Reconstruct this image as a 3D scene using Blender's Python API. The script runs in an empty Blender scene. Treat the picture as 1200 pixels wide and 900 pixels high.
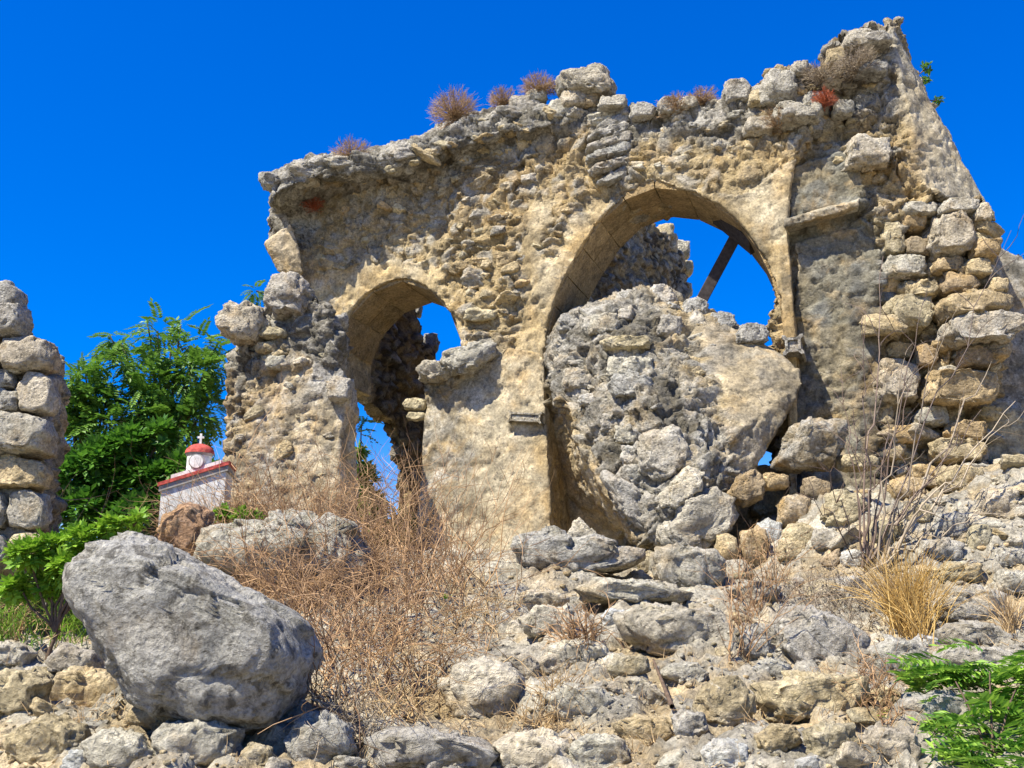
import bpy, bmesh, math, random
import numpy as np
from mathutils import Vector, Matrix
from mathutils.bvhtree import BVHTree
R = math.radians
rng = np.random.default_rng(7)
random.seed(7)
scene = bpy.context.scene
COL = scene.collection

# ------------------------------------------------------------------ camera, sky, sun, exposure
CAM_Z, PITCH, F = 1.6, R(14), 1200.0
cd = bpy.data.cameras.new('camera'); cam = bpy.data.objects.new('camera', cd); COL.objects.link(cam)
cam.location = (0, 0, CAM_Z); cam.rotation_euler = (R(90) + PITCH, 0, 0)
cd.sensor_width = 36; cd.lens = 36 * F / 1200; cd.clip_start = 0.1; cd.clip_end = 2000
scene.camera = cam
SUN_EL, SUN_AZ = R(55), R(229)          # azimuth clockwise from +Y: behind the camera, to its left
sun_dir = Vector((math.sin(SUN_AZ) * math.cos(SUN_EL), math.cos(SUN_AZ) * math.cos(SUN_EL), math.sin(SUN_EL)))
w = bpy.data.worlds.new("World"); scene.world = w; w.use_nodes = True
nt = w.node_tree; nt.nodes.clear()
sky = nt.nodes.new('ShaderNodeTexSky'); sky.sky_type = 'NISHITA'; sky.sun_disc = False
sky.sun_elevation = SUN_EL; sky.sun_rotation = SUN_AZ
sky.altitude = 300; sky.air_density = 1.0; sky.dust_density = 0.0; sky.ozone_density = 4.0
hs = nt.nodes.new('ShaderNodeHueSaturation'); hs.inputs['Saturation'].default_value = 1.9; hs.inputs['Hue'].default_value = 0.527; hs.inputs['Value'].default_value = 1.08
bg = nt.nodes.new('ShaderNodeBackground'); bg.inputs['Strength'].default_value = 0.15
wo = nt.nodes.new('ShaderNodeOutputWorld')
gm = nt.nodes.new('ShaderNodeGamma'); gm.inputs[1].default_value = .72; nt.links.new(sky.outputs[0], gm.inputs[0]); nt.links.new(gm.outputs[0], hs.inputs['Color']); nt.links.new(hs.outputs[0], bg.inputs[0]); nt.links.new(bg.outputs[0], wo.inputs[0])
sl = bpy.data.lights.new('sun', 'SUN'); sl.energy = 5.0; sl.angle = R(0.5); sl.color = (1.0, 0.93, 0.80)
so = bpy.data.objects.new('sun', sl); COL.objects.link(so)
so.rotation_euler = sun_dir.to_track_quat('Z', 'Y').to_euler()
scene.view_settings.view_transform = 'Standard'; scene.view_settings.look = 'None'
scene.view_settings.exposure = 1.05; scene.view_settings.gamma = 1.0

# ------------------------------------------------------------------ geometry of view
sp, cp = math.sin(PITCH), math.cos(PITCH)
CAM = np.array([0, 0, CAM_Z])
def ray(px, py):
    a = (px - 600) / F; b = -(py - 450) / F
    return np.array([a, cp - b * sp, sp + b * cp])
def at(px, py, Y):
    d = ray(px, py); return CAM + d * (Y / d[1])

# ------------------------------------------------------------------ numpy noise
def _h(ix, iy, iz, seed):
    with np.errstate(over='ignore'):
        h = (ix.astype(np.uint32) * np.uint32(73856093)) ^ (iy.astype(np.uint32) * np.uint32(19349663)) ^ (iz.astype(np.uint32) * np.uint32(83492791)) ^ np.uint32((seed * 2654435761) & 0xffffffff)
        h ^= h >> np.uint32(15); h *= np.uint32(2246822519); h ^= h >> np.uint32(13); h *= np.uint32(3266489917); h ^= h >> np.uint32(16)
    return h.astype(np.float32) * np.float32(1 / 4294967296.0)
def vnoise(p, seed=0):
    i = np.floor(p).astype(np.int64); f = (p - i).astype(np.float32); f = f * f * f * (f * (f * 6 - 15) + 10)
    r = 0
    for dx in (0, 1):
        wx = f[:, 0] if dx else 1 - f[:, 0]
        for dy in (0, 1):
            wy = f[:, 1] if dy else 1 - f[:, 1]
            for dz in (0, 1):
                wz = f[:, 2] if dz else 1 - f[:, 2]
                r = r + _h(i[:, 0] + dx, i[:, 1] + dy, i[:, 2] + dz, seed) * wx * wy * wz
    return r * 2 - 1
def fbm(p, sc, octv=4, seed=0, gain=0.5):
    r = 0; a = 1.0; n = 0
    for o in range(octv):
        r = r + a * vnoise(p * sc * (2.03 ** o) + o * 17.3, seed + o); n += a; a *= gain
    return r / n * 1.6
def worley(p, seed=0):
    return worley4(p, seed)[:3]
def worley4(p, seed=0):
    """F1, F2, cell value, and a random slope across each cell (a broken facet)"""
    C = np.zeros((len(p), 3), np.float32)
    i = np.floor(p).astype(np.int64); n = len(p)
    f1 = np.full(n, 9., np.float32); f2 = f1.copy(); idr = np.zeros(n, np.float32)
    for dx in (-1, 0, 1):
        for dy in (-1, 0, 1):
            for dz in (-1, 0, 1):
                x, y, z = i[:, 0] + dx, i[:, 1] + dy, i[:, 2] + dz
                a = _h(x, y, z, seed); b = _h(x, y, z, seed + 101); c = _h(x, y, z, seed + 202)
                d = np.sqrt((x + .1 + .8 * a - p[:, 0]) ** 2 + (y + .1 + .8 * b - p[:, 1]) ** 2 + (z + .1 + .8 * c - p[:, 2]) ** 2)
                m = d < f1
                f2 = np.where(m, f1, np.minimum(f2, d)); f1 = np.where(m, d, f1)
                idr = np.where(m, a * .5 + b * .5, idr)
                C[m] = np.stack([x + .1 + .8 * a, y + .1 + .8 * b, z + .1 + .8 * c], 1)[m]
    k = np.floor(C).astype(np.int64); rv = np.stack([_h(k[:, 0], k[:, 1], k[:, 2], seed + 303 + j) for j in range(3)], 1) * 2 - 1
    return f1, f2, idr, np.sum((p - C) * rv, 1) * 1.4
def sstep(a, b, x):
    t = np.clip((x - a) / (b - a), 0, 1); return t * t * (3 - 2 * t)

# ------------------------------------------------------------------ materials
def stone_material(name, source, rough_bump=1.0):
    m = bpy.data.materials.new(name); m.use_nodes = True; t = m.node_tree; N = t.nodes; L = t.links
    b = N['Principled BSDF']; b.inputs['Roughness'].default_value = 0.93
    b.inputs['Specular IOR Level'].default_value = 0.15
    def val(nd, k): return nd.outputs[k]
    if source == 'attr':
        s = N.new('ShaderNodeAttribute'); s.attribute_name = 'tint'
    else:
        s = N.new('ShaderNodeObjectInfo')
    colr, alp = s.outputs['Color'], s.outputs['Alpha']
    geo = N.new('ShaderNodeNewGeometry')
    def noise(scale, detail=6, rough=.6, dist=0.):
        n = N.new('ShaderNodeTexNoise'); n.inputs['Scale'].default_value = scale; n.inputs['Detail'].default_value = detail
        n.inputs['Roughness'].default_value = rough; n.inputs['Distortion'].default_value = dist
        L.new(geo.outputs['Position'], n.inputs['Vector']); return n.outputs['Fac']
    def rmap(x, a, b_, c, d):
        n = N.new('ShaderNodeMapRange'); n.inputs[1].default_value = a; n.inputs[2].default_value = b_; n.inputs[3].default_value = c; n.inputs[4].default_value = d
        L.new(x, n.inputs[0]); return n.outputs[0]
    def math_(op, x, y):
        n = N.new('ShaderNodeMath'); n.operation = op
        for k, v in enumerate((x, y)):
            if isinstance(v, (int, float)): n.inputs[k].default_value = v
            else: L.new(v, n.inputs[k])
        return n.outputs[0]
    def mix(fac, a, b_, kind='MIX'):
        n = N.new('ShaderNodeMix'); n.data_type = 'RGBA'; n.blend_type = kind
        for k, v in ((0, fac), (6, a), (7, b_)):
            if isinstance(v, float): n.inputs[k].default_value = v
            elif isinstance(v, tuple): n.inputs[k].default_value = (*v, 1)
            else: L.new(v, n.inputs[k])
        return n.outputs[2]
    n_big = noise(1.1, 4); n_mid = noise(6.5, 8, .65, .3); n_fine = noise(38, 6, .7); n_st = noise(2.7, 5, .6, .5)
    v = rmap(n_mid, .30, .70, .46, 1.24)
    c = N.new('ShaderNodeVectorMath'); c.operation = 'SCALE'; L.new(colr, c.inputs[0]); L.new(v, c.inputs['Scale']); c = c.outputs[0]
    c = mix(rmap(n_st, .52, .72, 0., .5), c, (.56, .36, .13))           # ochre iron stains
    # pale lichen and grey weathering crust, by the amount held in alpha
    lich = math_('ADD', n_mid, math_('MULTIPLY', alp, .5)); lich = math_('ADD', lich, math_('MULTIPLY', math_('SUBTRACT', n_big, .5), .5))
    c = mix(math_('MULTIPLY', rmap(lich, .62, .86, 0., .85), rmap(alp, 0., .4, .15, 1.)), c, (.47, .452, .395))
    dark = math_('ADD', noise(13, 6, .7, .4), math_('MULTIPLY', alp, .08))
    c = mix(rmap(dark, .58, .68, 0., .8), c, (.11, .10, .08))       # black lichen
    gr = math_('MULTIPLY', rmap(noise(2.3, 7, .68, .8), .44, .58, 0., .9), rmap(alp, 0., .7, .25, 1.))
    if source == 'attr': c = mix(gr, c, (.12, .11, .085))
    else: c = mix(math_('MULTIPLY', gr, .3), c, (.17, .16, .13))
    white = noise(19, 4, .6, .6)
    c = mix(math_('MULTIPLY', rmap(white, .66, .74, 0., .6), rmap(alp, 0., .3, .2, 1.)), c, (.68, .64, .54))         # pale crustose lichen
    c2 = N.new('ShaderNodeVectorMath'); c2.operation = 'SCALE'; L.new(c, c2.inputs[0]); L.new(rmap(n_fine, .32, .68, .48, 1.22), c2.inputs['Scale'])
    L.new(c2.outputs[0], b.inputs['Base Color'])
    vor = N.new('ShaderNodeTexVoronoi'); vor.inputs['Scale'].default_value = 24; L.new(geo.outputs['Position'], vor.inputs['Vector'])
    h = math_('ADD', math_('MULTIPLY', n_mid, 1.0), math_('MULTIPLY', n_fine, .55))
    h = math_('ADD', h, math_('MULTIPLY', rmap(vor.outputs['Distance'], 0., .35, 0., 1.), .25))
    h = math_('ADD', h, math_('MULTIPLY', noise(120, 3, .7), .16))
    bp = N.new('ShaderNodeBump'); bp.inputs['Strength'].default_value = 1.0; bp.inputs['Distance'].default_value = .05 * rough_bump
    if source == 'attr':
        ra = N.new('ShaderNodeAttribute'); ra.attribute_name = 'smoothness'
        L.new(rmap(ra.outputs['Fac'], 0., 1., 1., .28), bp.inputs['Strength'])
    L.new(h, bp.inputs['Height']); L.new(bp.outputs[0], b.inputs['Normal'])
    return m
M_ATTR = stone_material('weathered_masonry', 'attr')
M_STONE = stone_material('limestone', 'obj')
def plain(name, col, rough=.8, var=.3, scale=20, trans=0., bump=.003):
    m = bpy.data.materials.new(name); m.use_nodes = True; t = m.node_tree; N = t.nodes; L = t.links
    b = N['Principled BSDF']; b.inputs['Roughness'].default_value = rough; b.inputs['Specular IOR Level'].default_value = .25
    geo = N.new('ShaderNodeNewGeometry'); n = N.new('ShaderNodeTexNoise'); n.inputs['Scale'].default_value = scale; n.inputs['Detail'].default_value = 5
    L.new(geo.outputs['Position'], n.inputs['Vector'])
    r = N.new('ShaderNodeValToRGB'); r.color_ramp.elements[0].position = .3; r.color_ramp.elements[1].position = .7
    r.color_ramp.elements[0].color = tuple(c * (1 - var) for c in col) + (1,); r.color_ramp.elements[1].color = tuple(min(1, c * (1 + var)) for c in col) + (1,)
    L.new(n.outputs['Fac'], r.inputs[0]); L.new(r.outputs[0], b.inputs['Base Color'])
    if bump:
        bp = N.new('ShaderNodeBump'); bp.inputs['Distance'].default_value = bump; L.new(n.outputs['Fac'], bp.inputs['Height']); L.new(bp.outputs[0], b.inputs['Normal'])
    if trans:
        tr = N.new('ShaderNodeBsdfTranslucent'); L.new(r.outputs[0], tr.inputs[0]); mx = N.new('ShaderNodeMixShader'); mx.inputs[0].default_value = trans
        L.new(b.outputs[0], mx.inputs[1]); L.new(tr.outputs[0], mx.inputs[2]); L.new(mx.outputs[0], N['Material Output'].inputs[0])
    return m
def leafy(name, a, b_, trans=.35):
    """leaf colour varies from leaflet to leaflet through the 'leaf' attribute"""
    m = bpy.data.materials.new(name); m.use_nodes = True; t = m.node_tree; N = t.nodes; L = t.links
    b = N['Principled BSDF']; b.inputs['Roughness'].default_value = .5; b.inputs['Specular IOR Level'].default_value = .4
    s = N.new('ShaderNodeAttribute'); s.attribute_name = 'leaf'
    r = N.new('ShaderNodeValToRGB'); r.color_ramp.elements[0].color = (*a, 1); r.color_ramp.elements[1].color = (*b_, 1)
    L.new(s.outputs['Fac'], r.inputs[0]); L.new(r.outputs[0], b.inputs['Base Color'])
    tr = N.new('ShaderNodeBsdfTranslucent'); L.new(r.outputs[0], tr.inputs[0]); mx = N.new('ShaderNodeMixShader'); mx.inputs[0].default_value = trans
    L.new(b.outputs[0], mx.inputs[1]); L.new(tr.outputs[0], mx.inputs[2]); L.new(mx.outputs[0], N['Material Output'].inputs[0])
    return m
M_PINN = leafy('ailanthus_leaf', (.035, .12, .012), (.22, .40, .05))
M_BROAD = leafy('dark_glossy_leaf', (.02, .09, .012), (.15, .34, .03))
M_BUSH = leafy('yellow_green_leaf', (.10, .24, .015), (.34, .54, .05))
M_FERN = leafy('bright_green_leaf', (.05, .17, .015), (.36, .56, .07))
M_STRAW = leafy('dry_straw', (.26, .16, .07), (.70, .51, .26), .15)
M_DARKTWIG = leafy('dark_twig', (.05, .035, .03), (.20, .14, .10), .05)
M_GOLD = leafy('golden_straw', (.38, .22, .05), (.80, .56, .20), .2)
M_TWIG = leafy('dry_twig', (.13, .07, .035), (.56, .35, .17), .05)
M_GREYTWIG = leafy('grey_twig', (.12, .09, .06), (.44, .36, .25), .05)
M_CUSH = leafy('cushion_shrub_twig', (.20, .12, .055), (.46, .31, .17), .05)
M_BARK = plain('bark', (.11, .075, .05), .9, .4, 30, 0, .01)
M_WHITE = plain('whitewash', (.60, .60, .57), .85, .32, 22)
M_RED = plain('red_roof_paint', (.40, .07, .055), .85, .55, 30)
M_GREYT = plain('grey_trim', (.28, .27, .25), .85, .25, 20)
M_TIMBER = plain('dark_timber', (.05, .042, .04), .85, .4, 25)
M_TIMBERL = plain('bare_timber_end', (.42, .36, .30), .85, .3, 25)

# ------------------------------------------------------------------ object helpers
def mesh_obj(name, V, Fc, mat, parent=None, smooth=True, attr=None):
    me = bpy.data.meshes.new(name)
    V = np.asarray(V, np.float32); Fc = np.asarray(Fc, np.int32)
    k = Fc.shape[1]
    me.vertices.add(len(V)); me.vertices.foreach_set('co', V.ravel())
    me.loops.add(Fc.size); me.loops.foreach_set('vertex_index', Fc.ravel())
    me.polygons.add(len(Fc)); me.polygons.foreach_set('loop_start', np.arange(0, Fc.size, k, dtype=np.int32))
    me.update(calc_edges=True)
    me.polygons.foreach_set('use_smooth', np.full(len(Fc), smooth))
    if attr is not None:
        if attr[0] == 'leaf':
            a = me.attributes.new('leaf', 'FLOAT', 'POINT'); a.data.foreach_set('value', attr[1].astype(np.float32))
        else:
            a = me.attributes.new('tint', 'FLOAT_COLOR', 'POINT'); a.data.foreach_set('color', attr[1].astype(np.float32).ravel())
    me.materials.append(mat)
    o = bpy.data.objects.new(name, me); COL.objects.link(o)
    if parent: o.parent = parent
    return o
def tag(o, label=None, cat=None, group=None, kind=None):
    for k, v in (('label', label), ('category', cat), ('group', group), ('kind', kind)):
        if v: o[k] = v
    return o
def empty(name, loc, label, cat, group=None):
    o = bpy.data.objects.new(name, None); COL.objects.link(o); o.empty_display_size = .2
    o.location = tuple(loc); tag(o, label, cat, group)
    return o
def under(o, root):
    """parent keeping world place (roots carry only a location)"""
    o.parent = root; o.matrix_parent_inverse = Matrix.Translation(root.location).inverted(); return o

class Plane:
    """vertical masonry plane: point on it, yaw; u runs right, n towards the camera side"""
    def __init__(s, p, yaw):
        s.o = np.array(p, float); s.u = np.array([math.cos(yaw), -math.sin(yaw), 0]); s.n = np.array([-math.sin(yaw), -math.cos(yaw), 0])
    def pt(s, px, py, d=0.):
        r = ray(px, py); o = s.o + s.n * d
        return CAM + r * (np.dot(o - CAM, s.n) / np.dot(r, s.n))

def smooth_path(pts, n=5):
    pts = [np.array(p, float) for p in pts]; out = []
    for i in range(len(pts) - 1):
        p0 = pts[max(i - 1, 0)]; p1 = pts[i]; p2 = pts[i + 1]; p3 = pts[min(i + 2, len(pts) - 1)]
        for k in range(n):
            t = k / n
            out.append(tuple(.5 * ((2 * p1) + (-p0 + p2) * t + (2 * p0 - 5 * p1 + 4 * p2 - p3) * t * t + (-p0 + 3 * p1 - 3 * p2 + p3) * t ** 3)))
    out.append(tuple(pts[-1])); return out
def prism(bm, plane, poly, d0, d1):
    f = [bm.verts.new(plane.pt(x, y, d0)) for x, y in poly]
    b = [bm.verts.new(Vector(v.co) + Vector(plane.n * (d1 - d0))) for v in f]
    n = len(f)
    bm.faces.new(f); bm.faces.new(b[::-1])
    for i in range(n): bm.faces.new((f[(i + 1) % n], f[i], b[i], b[(i + 1) % n]))
def hull(bm, pts):
    vs = [bm.verts.new(p) for p in pts]
    r = bmesh.ops.convex_hull(bm, input=vs)
    junk = [g for g in r['geom_interior'] + r['geom_unused'] if isinstance(g, bmesh.types.BMVert)]
    bmesh.ops.delete(bm, geom=list(set(junk)), context='VERTS')
def solid(bm, voxel):
    """union of the closed shapes in bm -> (verts, quads, normals)"""
    bmesh.ops.triangulate(bm, faces=bm.faces[:]); bmesh.ops.recalc_face_normals(bm, faces=bm.faces[:])
    me = bpy.data.meshes.new('tmp'); bm.to_mesh(me); bm.free()
    o = bpy.data.objects.new('tmp', me); COL.objects.link(o)
    md = o.modifiers.new('r', 'REMESH'); md.mode = 'VOXEL'; md.voxel_size = voxel
    dg = bpy.context.evaluated_depsgraph_get(); ev = o.evaluated_get(dg).to_mesh()
    V = np.empty(len(ev.vertices) * 3, np.float32); ev.vertices.foreach_get('co', V)
    Nn = np.empty(len(ev.vertices) * 3, np.float32); ev.vertex_normals.foreach_get('vector', Nn)
    Fq = np.empty(len(ev.polygons) * 4, np.int32); ev.loops.foreach_get('vertex_index', Fq)
    o.to_mesh_clear() if False else None
    bpy.data.objects.remove(o); bpy.data.meshes.remove(me)
    return V.reshape(-1, 3), Fq.reshape(-1, 4), Nn.reshape(-1, 3)
def bvh_of(*objs):
    VV, FF, k = [], [], 0
    for o in objs:
        me = o.data; v = np.empty(len(me.vertices) * 3, np.float32); me.vertices.foreach_get('co', v); v = v.reshape(-1, 3)
        li = np.empty(len(me.loops), np.int32); me.loops.foreach_get('vertex_index', li)
        q = li.reshape(len(me.polygons), -1) + k; k += len(v); VV.append(v); FF += q.tolist()
    return BVHTree.FromPolygons(np.concatenate(VV).tolist(), FF)
def hit(bvh, px, py):
    d = Vector(ray(px, py)).normalized(); r = bvh.ray_cast(Vector(CAM), d)
    return (r[0], r[1]) if r[0] is not None else (None, None)
def inpoly(x, y, poly):
    """signed distance (positive inside) to a polygon, vectorised"""
    n = len(poly); ins = np.zeros(len(x), bool); dmin = np.full(len(x), 1e9)
    for i in range(n):
        x0, y0 = poly[i]; x1, y1 = poly[(i + 1) % n]
        c = ((y0 > y) != (y1 > y)) & (x < (x1 - x0) * (y - y0) / ((y1 - y0) or 1e-9) + x0); ins ^= c
        dx, dy = x1 - x0, y1 - y0; t = np.clip(((x - x0) * dx + (y - y0) * dy) / (dx * dx + dy * dy + 1e-12), 0, 1)
        dmin = np.minimum(dmin, np.hypot(x - x0 - t * dx, y - y0 - t * dy))
    return np.where(ins, dmin, -dmin)
def plane_uv(plane, V):
    q = V - plane.o; return q @ plane.u, q[:, 2]
def region(plane, V, poly, soft=.15, wob=.12, seed=3, d=0.):
    """0..1 mask of a patch of masonry given in the wall's own plane, with a ragged border"""
    pts = [plane.pt(x, y, d) - plane.o for x, y in poly]; P2 = [(float(p @ plane.u), float(p[2])) for p in pts]
    u, z = plane_uv(plane, V); sd = inpoly(u, z, P2) + wob * fbm(V, 2.6, 4, seed)
    return sstep(-soft / 2, soft / 2, sd)

OCH, PLA, TAN, GRY, BRN = (.56, .43, .225), (.63, .545, .37), (.48, .37, .21), (.42, .39, .32), (.30, .20, .10)
def masonry(name, bm, voxel, parent, rubble, pale=None, lich=None, amp=1., base=OCH, cell=5., smooth_amp=.012, tone=None):
    V, Q, N = solid(bm, voxel)
    wr = rubble(V) if callable(rubble) else np.full(len(V), float(rubble), np.float32)
    # large scale sag and broken edges
    q = V + .10 * np.stack([fbm(V, 1.9, 3, 31), fbm(V, 1.9, 3, 37), fbm(V, 1.9, 3, 41)], 1) * wr[:, None]
    warp = V + .05 * np.stack([vnoise(V * 6, 51), vnoise(V * 6, 52), vnoise(V * 6, 53)], 1)
    sc = np.array([cell * .8, cell * .8, cell * 1.35])
    f1, f2, idr, t1 = worley4(warp * sc, 61)
    g1, g2, idg, t2 = worley4(warp * sc * 2.3, 71)
    h = .040 * sstep(0, .16, f2 - f1) + .06 * (idr - .5) + .055 * t1 + .016 * sstep(0, .2, g2 - g1) + .028 * (idg - .5) + .030 * t2 + .022 * fbm(V, 9, 4, 81, .7) - .045 - .07 * sstep(.5, .8, fbm(V, 3.2, 3, 83))
    hs_ = smooth_amp * fbm(V, 2.2, 3, 91) + .35 * smooth_amp * fbm(V, 14, 3, 95)
    pit = -.03 * sstep(.62, .85, fbm(V, 11, 2, 97) * .5 + .5) - .02 * sstep(.1, .25, fbm(V, 1.5, 4, 98)) * (1 + .5 * fbm(V, 20, 2, 99))
    k1, k2, _ = worley(V * 1.15 + .25 * np.stack([fbm(V, 3.5, 4, 201), fbm(V, 3.5, 4, 202), fbm(V, 3.5, 4, 203)], 1), 204); crack = (1 - sstep(.012, .05, k2 - k1)) * sstep(-.1, .25, fbm(V, 1.1, 2, 205)) * (1 - wr)
    pit = pit - .035 * crack
    disp = amp * h * wr + (hs_ + pit * .6) * (1 - wr * .7)
    V2 = V + (q - V) * .8 + N * disp[:, None]
    # colour of the material itself: mortar, stones one by one, plaster left on the face
    n1 = fbm(V, 1.3, 4, 11)[:, None]; n2 = fbm(V, 4.5, 4, 12)[:, None]
    cb = np.array(base)[None] * (1 + .22 * n1 + .12 * n2)
    stone = np.where((idr > .55)[:, None], np.array(GRY)[None] * 1.1, np.where((idr > .4)[:, None], np.array(TAN)[None], np.array(OCH)[None])) * (.8 + .5 * idg[:, None])
    stk = fbm(V * np.array([1, 1, .22]), 3.2, 4, 14)[:, None]; blot = sstep(.05, .5, fbm(V, 1.7, 4, 15))[:, None]
    cb = cb * (1 - .45 * sstep(.1, .6, stk)) + np.array([.66, .58, .42])[None] * .45 * sstep(.1, .6, stk); cb = cb * (1 - .4 * blot) + np.array([.60, .38, .14])[None] * .4 * blot
    run = sstep(.12, .5, fbm(V * np.array([1, 1, .10]), 3.4, 4, 16))[:, None] * sstep(-.3, .2, fbm(V, .8, 2, 18))[:, None]; cb = cb * (1 - run * np.array([[.42, .40, .34]]))
    cb = cb * (1 - .5 * crack[:, None]); m = (wr * sstep(.02, .3, f2 - f1))[:, None]
    c = cb * (1 - m) + stone * m
    if pale is not None:
        pm = (pale(V) * (1 - wr))[:, None] * (.6 + .4 * np.clip(n2 + .5, 0, 1)); c = c * (1 - pm) + np.array(PLA)[None] * pm
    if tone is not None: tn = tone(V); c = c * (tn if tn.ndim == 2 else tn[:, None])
    a = np.full(len(V), .12, np.float32) if lich is None else lich(V)
    a = np.clip(a + .15 * n1[:, 0], 0, 1)
    o = mesh_obj(name, V2, Q, M_ATTR, None, True, ('tint', np.concatenate([np.clip(c, .02, .9), a[:, None]], 1)))
    at_ = o.data.attributes.new('smoothness', 'FLOAT', 'POINT'); at_.data.foreach_set('value', (1 - wr).astype(np.float32))
    if parent: under(o, parent)
    return o

# ------------------------------------------------------------------ rocks
_ico = {}
def ico(sub):
    if sub not in _ico:
        bm = bmesh.new(); bmesh.ops.create_icosphere(bm, subdivisions=sub, radius=1)
        _ico[sub] = (np.array([v.co[:] for v in bm.verts], np.float32), np.array([[v.index for v in f.verts] for f in bm.faces], np.int32)); bm.free()
    return _ico[sub]
def facets(D, seed, box=1.0, chips=9, p=36, lo=.66, hi=1.05):
    r = np.random.default_rng(seed); acc = np.zeros(len(D))
    planes = []
    for a in range(3):
        for s in (-1, 1):
            n = np.zeros(3); n[a] = s; n += r.normal(0, .13, 3); planes.append((n / np.linalg.norm(n), box * r.uniform(.9, 1.05)))
    for _ in range(chips):
        n = r.normal(0, 1, 3); planes.append((n / np.linalg.norm(n), r.uniform(lo, hi)))
    for n, h in planes:
        c = np.maximum(D @ n, 1e-3); acc += (h / c) ** (-p)
    return acc ** (-1 / p)
def rock_verts(sub, seed, rough=1., chips=9, box=1.0, size=.3):
    D, Fc = ico(sub); V = D * facets(D, seed, box, chips)[:, None]
    off = seed * 7.7
    d = .05 * fbm(V + off, 1.6, 4, seed) + .045 * fbm(V + off, 5, 4, seed + 5, .65)
    f1, f2, i1, t1 = worley4((V + off) * 1.5, seed); g1, g2, i2, t2 = worley4((V + off) * 3.6, seed + 9)
    d += .10 * t1 + .03 * sstep(0, .12, f2 - f1) + .10 * (i1 - .5) + .04 * t2 + .03 * (i2 - .5) - .02
    return V + D * (d * rough)[:, None], Fc
ROCKS = [rock_verts(4, 100 + i, 1., 9) for i in range(14)]
ROCK_ME = []
for i, (v, f) in enumerate(ROCKS):
    o = mesh_obj('rock_shape', v, f, M_STONE); ROCK_ME.append(o.data); bpy.data.objects.remove(o)
SMALL = [rock_verts(2, 300 + i, 1., 7) for i in range(10)]
TINT = dict(G=(.56, .525, .44, .50), g=(.62, .56, .43, .28), O=(.60, .455, .25, .12), Y=(.64, .53, .32, .12), P=(.72, .65, .49, .12),
            B=(.44, .34, .21, .1), D=(.33, .31, .27, .6), W=(.72, .70, .62, .15), R=(.50, .31, .18, .1))
def outline_rock(name, poly, Yc, tint, thick=.8, sub=5, seed=1, rough=1., mat=None, under_=.0, e=.44):
    """a closed stone whose face has the traced outline, with real depth"""
    pts = np.array([at(x, y, Yc) for x, y in poly]); c = pts.mean(0)
    rel = pts - c; a = np.arctan2(rel[:, 2], rel[:, 0]); o_ = np.argsort(a); a = a[o_]; rr = np.hypot(rel[o_, 0], rel[o_, 2])
    # resample the true outline by angle
    dense = []
    R2 = rel[o_]
    for i in range(len(R2)):
        p, q = R2[i], R2[(i + 1) % len(R2)]
        for t in np.linspace(0, 1, 12, endpoint=False): dense.append(p + (q - p) * t)
    dense = np.array(dense); th = np.arctan2(dense[:, 2], dense[:, 0]); ra = np.hypot(dense[:, 0], dense[:, 2]); s = np.argsort(th); th, ra = th[s], ra[s]
    D, Fc = ico(sub); ang = np.arctan2(D[:, 2], D[:, 0])
    rad = np.interp(ang, th, ra, period=2 * math.pi); sz = ra.mean()
    inpl = np.hypot(D[:, 0], D[:, 2]); e = e * 1.
    k = np.clip(facets(D, seed, 1.0, 12, 26, .74, 1.15), .5, 1.35)
    y = np.sign(D[:, 1]) * np.abs(D[:, 1]) ** .75 * sz * thick * np.clip(k, .6, 1.15)
    s_ = inpl ** e
    V = np.stack([np.cos(ang) * rad * s_, y, np.sin(ang) * rad * s_], 1)
    V[:, 1] += under_ * np.clip(.15 * sz - V[:, 2], 0, 9)
    Pn = (V + c) ; dn = V / (np.linalg.norm(V, axis=1, keepdims=True) + 1e-6)
    u = Pn / sz
    f1, f2, idr, t1 = worley4(u * 1.5 + .12 * np.stack([vnoise(u * 4, 5), vnoise(u * 4, 6), vnoise(u * 4, 7)], 1), seed)
    g1, g2, idg, t2 = worley4(u * 3.7, seed + 9)
    d = sz * rough * (.05 * fbm(u, 1.7, 4, seed) + .035 * (sstep(0, .1, f2 - f1) - .7) + .12 * (idr - .5) + .13 * t1 + .05 * t2 + .04 * (idg - .5) + .035 * fbm(u, 8, 5, seed + 3, .65))
    d += .006 * fbm(Pn, 16, 3, seed + 9)
    V = V + dn * d[:, None]
    ob = mesh_obj(name, V, Fc, mat or M_STONE); ob.location = tuple(c); ob.color = TINT[tint] if isinstance(tint, str) else tint
    return ob
def vary(t, s=.18, r=None):
    t = TINT[t] if isinstance(t, str) else t; k = 1 + random.uniform(-s, s); w_ = random.uniform(-.05, .05)
    return (min(.85, t[0] * k * (1 + w_)), min(.85, t[1] * k), min(.85, t[2] * k * (1 - w_)), min(1, max(0, t[3] + random.uniform(-.15, .2))))
def inst_rock(name, loc, dims, tint, rot=None, me=None):
    o = bpy.data.objects.new(name, me or random.choice(ROCK_ME)); COL.objects.link(o)
    o.location = tuple(loc); o.scale = dims; o.rotation_euler = rot or (random.uniform(-.5, .5), random.uniform(-.4, .4), random.uniform(0, 6.28)); o.color = tint
    return o
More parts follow.
